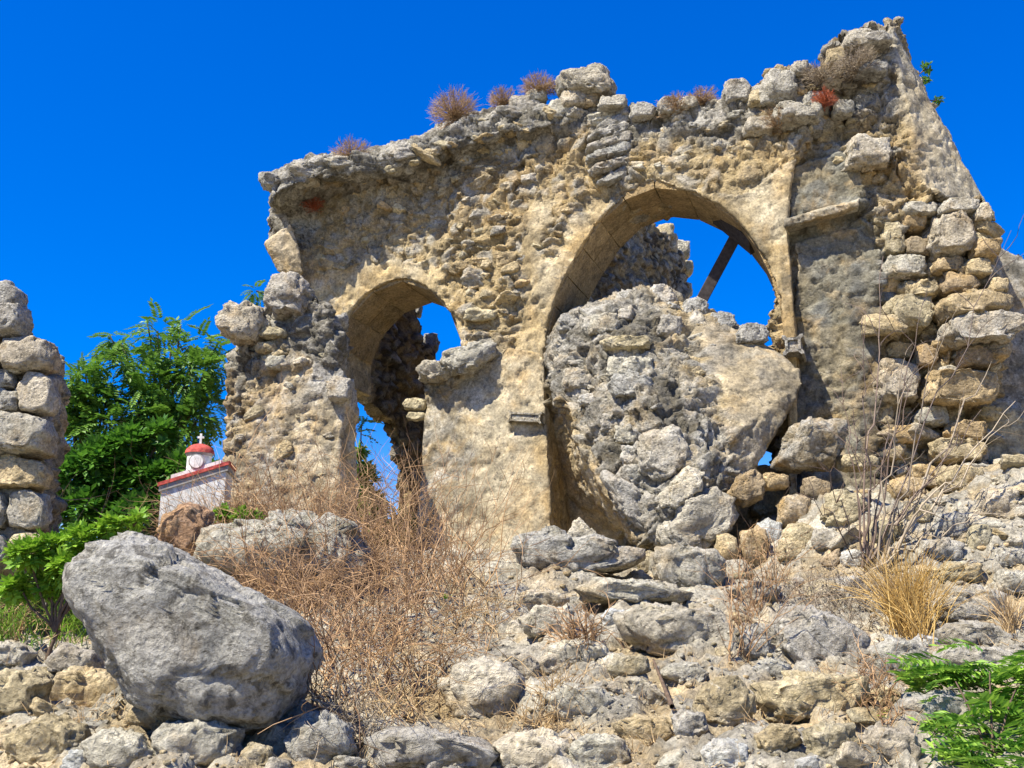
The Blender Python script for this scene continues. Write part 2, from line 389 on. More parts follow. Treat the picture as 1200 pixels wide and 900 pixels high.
def joined_rocks(name, items, parent=None, kind='stuff'):
    """items: (loc, dims, tint) -> one mesh of little stones"""
    if not items: return None
    VV, FF, CC, k = [], [], [], 0
    for loc, dims, tint in items:
        v, f = SMALL[rng.integers(len(SMALL))]
        a, b = rng.uniform(0, 6.28), rng.uniform(-.5, .5); ca, sa, cb, sb = math.cos(a), math.sin(a), math.cos(b), math.sin(b)
        Rm = np.array([[ca, -sa, 0], [sa, ca, 0], [0, 0, 1]]) @ np.array([[1, 0, 0], [0, cb, -sb], [0, sb, cb]])
        VV.append((v * np.array(dims)) @ Rm.T + np.array(loc)); FF.append(f + k); k += len(v); CC.append(np.tile(np.array(tint), (len(v), 1)))
    o = mesh_obj(name, np.concatenate(VV), np.concatenate(FF), M_ATTR, None, True, ('tint', np.concatenate(CC)))
    if parent: under(o, parent)
    return tag(o, kind=kind)
def sample_poly(poly, n, rmin, tries=30):
    xs = [p[0] for p in poly]; ys = [p[1] for p in poly]; out = []; grid = {}
    for _ in range(n * tries):
        x = rng.uniform(min(xs), max(xs)); y = rng.uniform(min(ys), max(ys))
        gx, gy = int(x // rmin), int(y // rmin)
        if any((x - a) ** 2 + (y - b) ** 2 < rmin * rmin for i in (-1, 0, 1) for j in (-1, 0, 1) for a, b in grid.get((gx + i, gy + j), ())): continue
        out.append((x, y)); grid.setdefault((gx, gy), []).append((x, y))
        if len(out) >= n: break
    if not out: return out
    A = np.array(out); m = inpoly(A[:, 0], A[:, 1], poly) > 0
    return [tuple(p) for p in A[m]]
def face_stones(root, bvh, specs, limit=290, sink=.78):
    """specs: (polygon, spacing_px, size range px, tints). Largest are parts called stone, the rest one joined part."""
    items = []
    for poly, sp_, (s0, s1), tints in specs:
        for x, y in sample_poly(poly, 1500, sp_):
            p, n = hit(bvh, x, y)
            if p is None: continue
            m_px = p.y / F; s = (s0 + (s1 - s0) * rng.random() ** 1.8) * m_px * .6
            dims = (s * rng.uniform(.9, 1.5), s * rng.uniform(.8, 1.1), s * rng.uniform(.45, .8))
            items.append((p - n * s * sink, dims, vary(tints[rng.integers(len(tints))]), s))
    items.sort(key=lambda t: -t[3])
    for p, dims, t, s in items[:limit]:
        o = inst_rock('stone', p, dims, t, (random.uniform(-.4, .4), random.uniform(-.35, .35), random.uniform(-.7, .7) + random.choice((0, 3.14)))); under(o, root)
    joined_rocks('rubble', [(tuple(p), d, t) for p, d, t, s in items[limit:]], root)
def placed_stones(root, plane, d, data, thick=.75, sub=4, rough=1., e=.44):
    for k, (poly, tint) in enumerate(data):
        cx = sum(p[0] for p in poly) / len(poly); cy = sum(p[1] for p in poly) / len(poly)
        Yc = float(plane.pt(cx, cy, d)[1])
        wpx = max(p[0] for p in poly) - min(p[0] for p in poly)
        o = outline_rock('stone', poly, Yc, vary(tint, .1), thick, 5 if wpx > 45 else sub, 40 + k, rough, None, 0., e); under(o, root)
def rect(x0, y0, x1, y1, j=.16, seed=None):
    r = random.Random(int(x0 * 31 + y0 * 7)); w_, h_ = x1 - x0, y1 - y0; q = lambda a, s: a + r.uniform(-j, j) * s
    return [(q(x0 + .12 * w_, w_ * .6), q(y0 + .04 * h_, h_ * .3)), (q(x0 + .55 * w_, w_), q(y0, h_ * .3)), (x1 - .08 * w_, q(y0 + .12 * h_, h_ * .6)),
            (x1, q(y0 + .55 * h_, h_)), (q(x1 - .1 * w_, w_ * .5), y1 - .05 * h_), (q(x0 + .5 * w_, w_), y1), (q(x0 + .08 * w_, w_ * .4), y1 - .08 * h_), (x0, q(y0 + .5 * h_, h_))]

# ================================================================== THE GROUND
def terrain_z(x, y):
    ys = [-400, -3, 0, 2, 3.3, 4.1, 5.2, 10, 13, 16, 30, 400]; zs = [-.3, -.1, 0, .15, .72, 1.05, 1.32, 2.34, 2.55, 2.2, 1.0, -2]
    z = np.interp(y, ys, zs)
    # talus of fallen rubble against the corner pier on the right
    t = sstep(1.9, 2.9, x) * sstep(7.0, 8.6, y) * (1 - sstep(11, 13, y)); z = z + .62 * t
    z = z + .35 * sstep(3.2, 5., x) * sstep(6.2, 8, y) * (1 - sstep(11, 13, y))
    z = z - .35 * sstep(-1.6, -3.2, x) * sstep(4.5, 6.5, y) * (1 - sstep(14, 18, y)) 
    return z
def axis(lo, hi, step, far, n):
    mid = np.arange(lo, hi + 1e-6, step); g = np.geomspace(step * 2, far, n)
    return np.concatenate([(lo - g)[::-1], mid, hi + g])
gx = axis(-5.2, 5.6, .028, 400, 34); gy = axis(3.2, 11.6, .028, 400, 34)
X, Y = np.meshgrid(gx, gy); X = X.ravel(); Y = Y.ravel()
P0 = np.stack([X, Y, terrain_z(X, Y)], 1)
near = sstep(8, 3.5, np.abs(X)) * sstep(0, 2.5, Y) * sstep(15, 12, Y)
wq = P0.copy(); wq[:, 2] *= .5; wq = wq + .06 * np.stack([vnoise(P0 * 5, 1), vnoise(P0 * 5, 2), vnoise(P0 * 5, 3)], 1)
f1, f2, idr = worley(wq * 4.2, 9); g1, g2, idg = worley(wq * 11, 19); b1, b2, bid = worley(wq * np.array([1.7, 2.3, 1.]), 29)
dz = .10 * fbm(P0, .9, 4, 21) + near * (.07 * sstep(0, .10, b2 - b1) * (bid > .52) + .04 * sstep(0, .12, f2 - f1) * (idr > .6) + .04 * (idr - .5) + .02 * sstep(0, .3, g2 - g1) + .03 * (idg - .5) + .025 * fbm(P0, 12, 3, 23))
P0[:, 2] += dz
nx, ny = len(gx), len(gy); ii = (np.arange(ny - 1)[:, None] * nx + np.arange(nx - 1)[None]).ravel()
soil = np.array([.62, .50, .31]); rockc = np.array([.60, .55, .43])
m = np.maximum(sstep(.03, .15, f2 - f1) * (idr > .6), sstep(.02, .08, b2 - b1) * (bid > .52))[:, None]; n2 = fbm(P0, 2.5, 4, 25)[:, None]
cc = (soil * (1 - m) + rockc * m * (.8 + .4 * idg[:, None])) * (1 + .2 * n2)
ground = mesh_obj('ground', P0, np.stack([ii, ii + 1, ii + 1 + nx, ii + nx], 1), M_ATTR, None, True, ('tint', np.concatenate([np.clip(cc, .05, .8), np.clip(.12 + .5 * (idr[:, None] - .5) + .2 * n2, 0, 1)], 1)))
tag(ground, kind='structure')
BG = bvh_of(ground)

# ================================================================== THE ARCADE WALL
W = Plane(at(900, 300, 10.0) * np.array([1, 1, 0]), R(20))
ARCH_R = smooth_path([(636, 430), (640, 390), (650, 350), (668, 312), (690, 275), (712, 246), (742, 224), (775, 216), (808, 222), (840, 238), (865, 258), (886, 286), (903, 320), (914, 355), (920, 400), (922, 440)], 4)
ARCH_L = smooth_path([(392, 405), (400, 385), (410, 365), (425, 348), (445, 334), (468, 327), (490, 331), (508, 343), (525, 362), (536, 385), (541, 410), (543, 440)], 4)
TOP = [(322, 205), (340, 190), (370, 182), (395, 177), (420, 186), (450, 174), (470, 172), (500, 160), (520, 150), (530, 137), (560, 126), (600, 124), (640, 128), (690, 122), (730, 124), (760, 124), (800, 122), (845, 116), (868, 100), (900, 90), (935, 78)]
wall_poly = TOP + [(960, 150), (930, 190), (922, 262), (929, 330), (934, 440), (936, 720), (922, 720)] + ARCH_R[::-1] + [(636, 720), (543, 720)] + ARCH_L[::-1] + [(393, 446), (338, 452), (336, 335), (322, 305), (314, 285), (316, 240)]
arcade = empty('arcade_wall', W.pt(780, 690), 'ruined ochre rubble wall with two tall round arches and shrubs along its broken top', 'wall')
bm = bmesh.new()
prism(bm, W, wall_poly, 0, -.95)
# remnant of the vault springing along the top left, jutting out over the wall face
for a, b in ((0, 1), (1, 2), (2, 3), (3, 4), (4, 5), (5, 6)):
    xs = [(322, 205, 250, .66), (380, 182, 230, .60), (440, 176, 220, .44), (500, 160, 200, .34), (545, 134, 180, .28), (600, 128, 164, .20), (660, 126, 155, .08)]
    (x0, t0, b0, d0), (x1, t1, b1, d1) = xs[a], xs[b]
    hull(bm, [W.pt(x0, t0, d0), W.pt(x1, t1, d1), W.pt(x0, t0 + 26, d0), W.pt(x1, t1 + 20, d1), W.pt(x0, b0, .0), W.pt(x1, b1, .0), W.pt(x0, t0, -.6), W.pt(x1, t1, -.6), W.pt(x0, b0, -.5), W.pt(x1, b1, -.5)])
# pier stub standing forward between the arches
stub = [(492, 446), (520, 424), (545, 408), (572, 402), (600, 405), (632, 414), (638, 425), (640, 500), (645, 600), (645, 730), (478, 730), (484, 640), (492, 560), (497, 478)]
prism(bm, W, stub, .42, -.5)
prism(bm, W, [(645, 575), (925, 540), (925, 725), (645, 725)], -.25, -.9)
rub_polys = [
    ([(300, 150), (430, 150), (560, 100), (960, 40), (990, 160), (930, 160), (880, 165), (780, 185), (720, 215), (640, 200), (620, 120), (610, 190), (620, 300), (610, 350), (600, 400), (560, 400), (530, 350), (500, 320), (440, 290), (380, 320), (350, 300), (330, 290), (440, 215), (300, 250)], 0),
    ([(680, 130), (745, 130), (745, 215), (700, 235), (640, 320), (625, 300), (660, 240)], 0),
    ([(480, 405), (575, 398), (560, 425), (500, 470)], .42)]
pale_polys = [[(620, 180), (680, 180), (690, 230), (640, 330), (625, 250)], [(450, 240), (540, 250), (520, 300), (420, 310)], [(855, 175), (925, 185), (915, 290), (865, 250)], [(520, 420), (640, 425), (645, 700), (500, 700)]]
def w_rub(V):
    m_ = np.zeros(len(V))
    for p, d in rub_polys: m_ = np.maximum(m_, region(W, V, p, .2, .28, 3, d))
    q = (V - W.o) @ W.n; back = sstep(-.12, -.4, q)          # soffits and inner faces are plastered
    zt = V[:, 2]
    return np.clip(np.maximum(m_ * (1 - back * .85) , .85 * sstep(6.1, 6.6, zt + .15 * fbm(V, 2, 2, 5))), .0, .88)
def w_pale(V):
    m_ = np.zeros(len(V))
    for p in pale_polys: m_ = np.maximum(m_, region(W, V, p, .5, .35, 8))
    return m_
def w_lich(V):
    return np.clip(.10 + .75 * region(W, V, [(280, 120), (500, 120), (620, 60), (960, 20), (980, 120), (900, 150), (760, 160), (745, 200), (690, 215), (690, 150), (560, 190), (450, 230), (370, 250), (350, 330), (300, 320)], .4, .3, 6) + .25 * region(W, V, [(480, 400), (600, 400), (570, 520), (540, 720), (470, 720)], .3, .3, 6), 0, 1)
core_w = masonry('masonry_core', bm, .024, arcade, w_rub, w_pale, w_lich, .72, cell=5.8, tone=lambda V: 1 - .38 * region(W, V, [(300, 170), (470, 150), (600, 100), (620, 190), (540, 210), (440, 250), (350, 300), (300, 330)], .3, .25, 7) - .2 * region(W, V, [(680, 120), (760, 120), (750, 210), (700, 240)], .3, .2, 8) - .22 * region(W, V, [(480, 400), (575, 400), (560, 560), (540, 720), (480, 720)], .4, .3, 9, .42))  # top-left tone: overhang shade put into the colour, along with the weathered rim
BW = bvh_of(core_w)
bm2 = bmesh.new(); hull(bm2, [W.pt(*p, d) for p, d in (((309, 284), .48), ((340, 262), .44), ((357, 318), .32), ((350, 330), .24), ((326, 318), .34), ((340, 262), -.4), ((350, 330), -.4), ((312, 290), -.2))])
masonry('springer_block', bm2, .02, arcade, .12, None, lambda V: np.full(len(V), .12), 1, (.60, .46, .26), 5, .012)
# dressed springer ring and cap stones of the pier stub
placed_stones(arcade, W, .45, [([(545, 408), (572, 402), (583, 406), (580, 420), (560, 436), (530, 440), (515, 430), (520, 415)], 'g'), ([(488, 432), (500, 424), (525, 426), (542, 434), (530, 446), (505, 450), (492, 444)], 'g')], .9)
placed_stones(arcade, W, -.02, [([(655, 90), (690, 82), (712, 85), (722, 105), (718, 116), (700, 117), (683, 112), (665, 108)], 'g'), (rect(650, 92, 678, 112), 'G'), (rect(655, 107, 690, 131), 'g'), (rect(683, 110, 705, 127), 'O'), (rect(700, 115, 736, 132), 'g'),
    (rect(595, 118, 637, 142), 'G'), (rect(615, 108, 642, 122), 'g'), (rect(640, 122, 672, 146), 'P'), (rect(618, 128, 640, 150), 'Y'), (rect(770, 118, 800, 136), 'G'), (rect(738, 124, 768, 142), 'G'), (rect(795, 116, 818, 130), 'g'),
    (rect(848, 98, 878, 124), 'G'), (rect(875, 108, 905, 128), 'Y'), (rect(888, 88, 932, 130), 'g'), (rect(905, 125, 962, 150), 'g'), (rect(925, 75, 950, 92), 'g'), (rect(870, 140, 905, 160), 'g'), (rect(655, 128, 675, 146), 'g')], 1.0)
hood = []
for (x0, y0, x1, y1) in [(690, 150, 742, 164), (688, 164, 742, 178), (686, 176, 742, 191), (690, 190, 744, 204), (700, 203, 738, 216), (700, 138, 738, 152)]:
    hood.append(([(x0, y0 + 10), (x0 + 8, y0 + 6), (x1 - 8, y0 - 6), (x1, y0 - 4), (x1 - 2, y1 - 8), (x0 + 10, y1 + 2), (x0, y1)], 'G'))
placed_stones(arcade, W, -.02, hood, .6)
face_stones(arcade, BW, [
    ([(560, 140), (625, 140), (612, 250), (615, 370), (585, 395), (555, 370), (530, 330), (545, 250)], 14, (9, 24), 'YOYgOY'),
    ([(430, 200), (560, 160), (545, 330), (500, 310), (430, 300), (360, 330), (350, 290)], 15, (6, 15), 'YOOY'),
    ([(320, 190), (420, 175), (530, 145), (690, 120), (900, 90), (950, 80), (950, 110), (880, 150), (700, 150), (600, 145), (480, 195), (330, 235)], 22, (12, 32), 'gDgYG'),
    ([(745, 140), (900, 130), (960, 90), (960, 180), (860, 185), (800, 200), (745, 200)], 20, (9, 24), 'gYYPO'),
    ([(620, 300), (700, 180), (700, 250), (640, 330)], 24, (8, 16), 'YO')])

# rows of thin voussoir joints are read on the intrados: a ring of dressed voussoirs just proud of the soffit
def ring(root, plane, pts, d0, d1, t, tint):
    P = [plane.pt(x, y, 0) for x, y in pts]; L_ = [0]
    for i in range(1, len(P)): L_.append(L_[-1] + np.linalg.norm(P[i] - P[i - 1]))
    n = max(3, int(L_[-1] / .36)); arr = np.array(P)
    def g(s): return np.array([np.interp(s, L_, arr[:, k]) for k in range(3)])
    c = arr.mean(0)
    for i in range(n):
        for row in range(2):
            s0, s1 = L_[-1] * i / n + .006, L_[-1] * (i + 1) / n - .006
            dd0 = d0 + (d1 - d0) * row / 2; dd1 = d0 + (d1 - d0) * (row + 1) / 2 + .012
            if row: dd1 += 0
            V = []
            for s in (s0, s1):
                p = g(s); tg = g(min(s + .02, L_[-1])) - g(max(s - .02, 0)); nr = np.cross(tg, plane.n); nr /= np.linalg.norm(nr) + 1e-9
                if np.dot(nr, c - p) < 0: nr = -nr
                for e in (t * random.uniform(.6, 1.2), -.12):
                    for dd in (dd0, dd1): V.append(p + nr * e + plane.n * dd)
            Fv = [(0, 1, 3, 2), (4, 6, 7, 5), (0, 4, 5, 1), (2, 3, 7, 6), (0, 2, 6, 4), (1, 5, 7, 3)]
            k = random.uniform(.8, 1.1); cv = (tint[0] * k, tint[1] * k, tint[2] * k, .0)
            o = mesh_obj('voussoir', V, Fv, M_STONE, None, False); o.color = cv; under(o, root)
ring(arcade, W, ARCH_R, -.06, -.92, .010, (.50, .36, .18))
ring(arcade, W, ARCH_L, -.06, -.92, .010, (.46, .34, .18))
# little ledge on the pier face and impost mouldings
def box_part(name, root, plane, px, py, d, w_, h_, t_, mat, col=None, roll=0.):
    p = plane.pt(px, py, d); u = plane.u; n = plane.n; z = np.array([0, 0, 1.])
    u2 = u * math.cos(roll) + z * math.sin(roll); z2 = z * math.cos(roll) - u * math.sin(roll)
    bm = bmesh.new(); bmesh.ops.create_cube(bm, size=1)
    for v in bm.verts: v.co = Vector(p + u2 * v.co.x * w_ + n * v.co.y * t_ + z2 * v.co.z * h_)
    bmesh.ops.bevel(bm, geom=bm.edges[:], offset=min(w_, h_, t_) * .18, segments=2, affect='EDGES')
    me = bpy.data.meshes.new(name); bm.to_mesh(me); bm.free(); me.materials.append(mat); o = bpy.data.objects.new(name, me); COL.objects.link(o)
    if col: o.color = col
    return under(o, root)
box_part('ledge', arcade, W, 617, 490, .43, .34, .09, .09, M_STONE, (.42, .36, .24, .4), -.12)
placed_stones(arcade, W, .34, [(rect(472, 467, 500, 481, .05), 'Y'), (rect(476, 483, 500, 493, .05), 'Y')], .6, 4, .5, .3)
box_part('impost', arcade, W, 931, 409, .04, .15, .15, .3, M_STONE, (.42, .39, .33, .3))

# ================================================================== CORNER PIER on the right
corner = empty('corner_pier', W.pt(1080, 680), 'tall broken corner pier of rubble and big ledge stones right of the larger arch', 'pier')
bm = bmesh.new()
prism(bm, W, [(885, 95), (900, 72), (940, 74), (962, 68), (966, 52), (985, 40), (1020, 34), (1043, 30), (1052, 70), (1066, 130), (1090, 225), (1040, 300), (1036, 720), (905, 720), (905, 300), (880, 200)], -.20, -1.3)
prism(bm, W, [(925, 195), (1000, 175), (1012, 240), (924, 264)], -.10, -.6)
prism(bm, W, [(930, 285), (1010, 262), (1030, 300), (1034, 720), (932, 720)], -.13, -.6)
prism(bm, W, [(1010, 230), (1155, 236), (1160, 262), (1172, 300), (1182, 360), (1176, 430), (1158, 480), (1150, 560), (1150, 720), (1000, 720)], -.36, -1.5)
hull(bm, [W.pt(*p, d) for p, d in (((1043, 30), -.2), ((1052, 70), -.2), ((1066, 130), -.2), ((1090, 228), -.2), ((1045, 29), -1.0), ((1062, 78), -1.0), ((1085, 122), -1.0), ((1100, 170), -1.0), ((1140, 226), -.95), ((1158, 240), -.8), ((1100, 250), -.3), ((1020, 60), -1.), ((1020, 250), -1.), ((1060, 250), -1.2), ((1130, 250), -1.2))])
cor_sm = [[(1044, 55), (1075, 55), (1130, 150), (1180, 240), (1092, 246), (1062, 150)]]
def c_rub(V):
    s = region(W, V, cor_sm[0], .12, .06, 3, -.5); right = region(W, V, [(1000, 235), (1300, 235), (1300, 760), (1030, 760), (1030, 300)], .1, .05, 3, -.42)
    pil = region(W, V, [(920, 170), (1005, 170), (1030, 300), (1036, 720), (915, 720)], .1, .03, 3, -.13)
    return np.clip(np.maximum((1 - s * .95) * (1 - pil * .72), right), 0, 1)
def c_lich(V):
    return np.clip(.10 + .0 * region(W, V, [(918, 170), (1010, 170), (1030, 300), (1034, 560), (920, 560)], .2, .15, 6, -.13) + .3 * region(W, V, [(880, 20), (1060, 20), (1060, 130), (880, 140)], .3, .2, 6, -.13), 0, 1)
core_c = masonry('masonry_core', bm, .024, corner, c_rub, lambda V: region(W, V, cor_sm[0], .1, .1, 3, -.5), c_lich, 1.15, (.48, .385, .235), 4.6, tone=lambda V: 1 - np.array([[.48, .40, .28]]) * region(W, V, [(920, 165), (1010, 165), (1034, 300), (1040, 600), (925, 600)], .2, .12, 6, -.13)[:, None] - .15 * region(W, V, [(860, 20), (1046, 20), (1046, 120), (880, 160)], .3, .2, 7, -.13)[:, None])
BC = bvh_of(core_c)
# cornice: sloping drip moulding
bm = bmesh.new(); hull(bm, [W.pt(*p, d) for p, d in (((917, 258), .12), ((917, 268), .10), ((1008, 232), .12), ((1008, 243), .10), ((917, 256), -.3), ((1008, 230), -.3), ((917, 276), -.3), ((1008, 252), -.3))])
cor = masonry('cornice', bm, .02, corner, .15, None, lambda V: np.full(len(V), .35), 1, (.44, .39, .28), 5, .01)
placed_stones(corner, W, -.30, [
    (rect(1030, 262, 1058, 303, .08), 'Y'), ([(1086, 272), (1095, 258), (1115, 254), (1133, 266), (1137, 290), (1125, 302), (1095, 301), (1087, 290)], 'g'),
    (rect(1030, 303, 1082, 331, .06), 'g'), ([(1097, 362), (1108, 350), (1125, 345), (1160, 347), (1178, 352), (1180, 370), (1140, 376), (1105, 377)], 'O'),
    ([(1100, 398), (1108, 380), (1135, 371), (1170, 373), (1195, 379), (1192, 390), (1168, 405), (1120, 408)], 'g'),
    (rect(1030, 349, 1092, 390, .2), 'Y'), (rect(1016, 336, 1034, 358), 'Y'), (rect(1021, 424, 1073, 475, .12), 'g'), (rect(1096, 430, 1122, 448), 'g'),
    (rect(1080, 438, 1163, 478, .1), 'O'), (rect(1010, 476, 1044, 501), 'O'), (rect(1106, 494, 1152, 519), 'O'), (rect(1092, 516, 1150, 543), 'Y'),
    (rect(1000, 533, 1030, 549), 'Y'), (rect(1158, 327, 1180, 346), 'O'), (rect(1103, 322, 1145, 346), 'B'), (rect(1137, 282, 1170, 304), 'O'),
    (rect(1056, 252, 1084, 272), 'O'), (rect(1058, 280, 1086, 302), 'B'), (rect(1040, 382, 1054, 401), 'Y'), (rect(1037, 402, 1068, 422), 'O'), (rect(1070, 405, 1098, 432), 'B'),
    (rect(1120, 408, 1165, 432), 'B'), (rect(1128, 305, 1160, 326), 'Y'), (rect(1092, 304, 1128, 322), 'O'), (rect(1140, 240, 1160, 262), 'g'), (rect(1052, 332, 1098, 350), 'Y'),
    (rect(1160, 392, 1182, 420), 'g'), (rect(1072, 478, 1108, 500), 'g'), (rect(1042, 500, 1080, 520), 'O'), (rect(1055, 240, 1100, 256), 'g'), (rect(1100, 236, 1145, 254), 'g'),
    (rect(1120, 545, 1160, 575), 'g'), (rect(1030, 520, 1062, 540), 'O')], .95, 4, 1., .34)
placed_stones(corner, W, -.12, [(rect(986, 38, 1030, 60), 'g'), (rect(968, 60, 990, 78), 'Y'), (rect(1000, 75, 1040, 92), 'D'), (rect(960, 85, 985, 105), 'g'), (rect(940, 112, 975, 135), 'D'), (rect(990, 165, 1042, 200, .2), 'g'),
    (rect(1008, 40, 1044, 54), 'G'), (rect(975, 120, 1000, 138), 'g'), (rect(930, 135, 965, 160), 'D')], .9)
face_stones(corner, BC, [
    ([(890, 100), (965, 60), (1036, 40), (1036, 110), (1060, 215), (1010, 225), (930, 170), (890, 160)], 17, (8, 24), 'gYYOg'),
    ([(1030, 245), (1150, 240), (1175, 300), (1180, 400), (1160, 480), (1150, 600), (1010, 600), (1035, 480)], 21, (12, 34), 'YOgOY')])

# ================================================================== WALL BEYOND, out of frame on the right
FW = Plane(at(1180, 400, 10.6) * np.array([1, 1, 0]), R(8))
farw = empty('side_wall', FW.pt(1190, 640), 'plain grey plastered wall running out behind the corner pier at the right edge', 'wall')
bm = bmesh.new(); prism(bm, FW, [(1130, 285), (1172, 288), (1200, 304), (1240, 310), (1300, 330), (1500, 330), (1500, 760), (1130, 760)], 0, -.6)
core_f = masonry('masonry_core', bm, .035, farw, lambda V: .12 + .5 * region(FW, V, [(1100, 460), (1400, 480), (1400, 760), (1100, 760)], .3, .2), None, lambda V: np.full(len(V), .45), 1, (.44, .38, .27))
bm = bmesh.new(); prism(bm, FW, [(1156, 482), (1172, 470), (1192, 480), (1215, 500), (1250, 520), (1280, 760), (1140, 760), (1146, 560)], .75, -.1)
masonry('broken_footing', bm, .03, farw, .35, None, lambda V: np.full(len(V), .05), 1, (.62, .52, .32))

# ================================================================== REAR WALL seen through the arches
DARK = 1
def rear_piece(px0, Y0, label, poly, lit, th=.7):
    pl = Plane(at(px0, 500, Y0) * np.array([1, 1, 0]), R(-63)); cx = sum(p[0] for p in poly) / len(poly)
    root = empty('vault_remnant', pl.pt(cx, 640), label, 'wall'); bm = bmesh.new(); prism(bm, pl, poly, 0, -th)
    masonry('masonry_core', bm, .032, root, .7, None, lambda V: np.full(len(V), .0), 1.2, (.085, .065, .045)); placed_stones(root, pl, -.1, lit, 1.)  # near-black base colour puts the deep shade of these faces into the masonry
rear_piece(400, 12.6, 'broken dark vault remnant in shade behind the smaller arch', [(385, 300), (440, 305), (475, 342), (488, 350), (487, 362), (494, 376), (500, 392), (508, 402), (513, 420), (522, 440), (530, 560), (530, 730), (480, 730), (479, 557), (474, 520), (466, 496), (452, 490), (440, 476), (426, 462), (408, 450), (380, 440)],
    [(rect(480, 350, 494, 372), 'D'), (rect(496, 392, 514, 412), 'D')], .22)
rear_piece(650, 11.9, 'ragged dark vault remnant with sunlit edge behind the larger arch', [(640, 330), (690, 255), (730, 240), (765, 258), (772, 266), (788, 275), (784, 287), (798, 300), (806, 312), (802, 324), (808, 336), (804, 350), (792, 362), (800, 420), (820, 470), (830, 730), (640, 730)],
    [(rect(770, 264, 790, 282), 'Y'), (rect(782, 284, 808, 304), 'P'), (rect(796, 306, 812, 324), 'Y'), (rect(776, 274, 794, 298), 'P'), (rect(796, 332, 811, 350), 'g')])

# ================================================================== FALLEN CHUNK of vault in the larger arch
def A(px, py, Y): return at(px, py, Y)
chunk = empty('fallen_vault_block', at(770, 640, 9.0), 'huge tilted block of fallen grey rubble vault lying in the larger arch', 'fallen masonry')
bm = bmesh.new()
front = [(660, 368, 9.4), (700, 366, 9.1), (760, 338, 9.5), (800, 350, 9.6), (850, 372, 9.7), (885, 395, 9.6), (938, 432, 9.3), (941, 448, 9.2), (908, 508, 9.1), (878, 562, 8.9), (862, 600, 8.7), (840, 630, 8.6), (800, 645, 8.45), (765, 640, 8.45), (735, 612, 8.45), (705, 575, 8.5), (668, 500, 8.75), (642, 450, 9.1), (644, 405, 9.4),
         (800, 440, 8.75), (820, 540, 8.4), (760, 470, 8.5), (720, 420, 8.8), (790, 600, 8.25)]
back = [(655, 375, 10.5), (760, 350, 10.7), (850, 380, 10.6), (930, 440, 10.2), (860, 590, 9.9), (800, 630, 9.6), (700, 600, 9.9), (650, 520, 10.3)]
A = lambda px, py, Y: at(px, py, Y + 1.05 - .75 * (px - 640) / 300)
hull(bm, [A(*p) for p in front + back])
hull(bm, [A(*p) for p in ((645, 430, 9.3), (642, 520, 9.8), (647, 600, 10.4), (668, 642, 10.6), (740, 634, 10.2), (700, 545, 9.3), (660, 470, 9.2), (650, 440, 10.6), (650, 625, 11.0), (740, 620, 10.8), (780, 600, 9.9), (760, 500, 10.), (780, 640, 9.6))])
def k_rub(V):
    ax = V[:, 0] / V[:, 1] * F * cp      # along the block: its right face is the flatter broken bed, its left the smooth intrados
    f = 1 - .8 * sstep(2.0, 2.15, V[:, 0] + .18 * (V[:, 2] - 3.5)) * sstep(4.9, 4.5, V[:, 2])
    sm = sstep(1.02, .80, V[:, 0] + .55 * (V[:, 2] - 2.9)) * sstep(4.0, 3.7, V[:, 2])
    return np.clip(f * (1 - .8 * sm), 0, 1)
def k_lich(V): return np.clip(.60 - .5 * sstep(1.85, 2.25, V[:, 0] + .25 * (V[:, 2] - 3.2)) - .9 * sstep(1.15, .8, V[:, 0] + .55 * (V[:, 2] - 2.9)), 0, 1)
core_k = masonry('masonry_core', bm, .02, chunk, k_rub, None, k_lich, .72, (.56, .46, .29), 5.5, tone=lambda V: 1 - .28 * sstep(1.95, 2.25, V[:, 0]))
BK = bvh_of(core_k)
def bvh_stones(root, bvh, data, thick=.6, sink=.35, sub=5):
    for k, (poly, tint) in enumerate(data):
        cx = sum(p[0] for p in poly) / len(poly); cy = sum(p[1] for p in poly) / len(poly); p, n = hit(bvh, cx, cy)
        if p is None: p, n = hit(bvh, cx, cy + 12)
        if p is None: continue
        wpx = max(q[0] for q in poly) - min(q[0] for q in poly)
        o = outline_rock('stone', poly, p.y + wpx / F * p.y * .5 * thick * sink, vary(tint, .1), thick, sub, 70 + k); under(o, root)
bvh_stones(chunk, BK, [
    ([(758, 345), (765, 334), (778, 334), (790, 345), (794, 356), (775, 358)], 'W'), ([(703, 402), (715, 397), (760, 396), (766, 402), (760, 411), (710, 412)], 'Y'),
    (rect(711, 420, 768, 446), 'P'), (rect(713, 440, 768, 468, .2), 'G'), (rect(660, 433, 703, 460), 'g'), (rect(677, 462, 704, 477), 'W'), (rect(702, 484, 726, 506), 'G'),
    (rect(727, 522, 749, 546), 'W'), ([(750, 510), (795, 500), (808, 535), (795, 552), (775, 568), (748, 552)], 'g'), ([(772, 580), (806, 546), (824, 556), (818, 578), (790, 600), (775, 595)], 'P'),
    ([(703, 560), (713, 553), (740, 570), (768, 604), (768, 622), (752, 626), (730, 605)], 'G'), (rect(722, 543, 766, 570, .2), 'G'),
    ([(765, 622), (790, 595), (835, 570), (862, 590), (862, 606), (838, 638), (800, 648), (768, 640)], 'g'), (rect(655, 368, 690, 392), 'G'), (rect(690, 368, 726, 394), 'g'),
    (rect(800, 350, 830, 372), 'G'), (rect(832, 366, 862, 388), 'D'), (rect(862, 380, 900, 404), 'D'), (rect(770, 370, 800, 395), 'G'), (rect(720, 500, 745, 520), 'P')], .6)
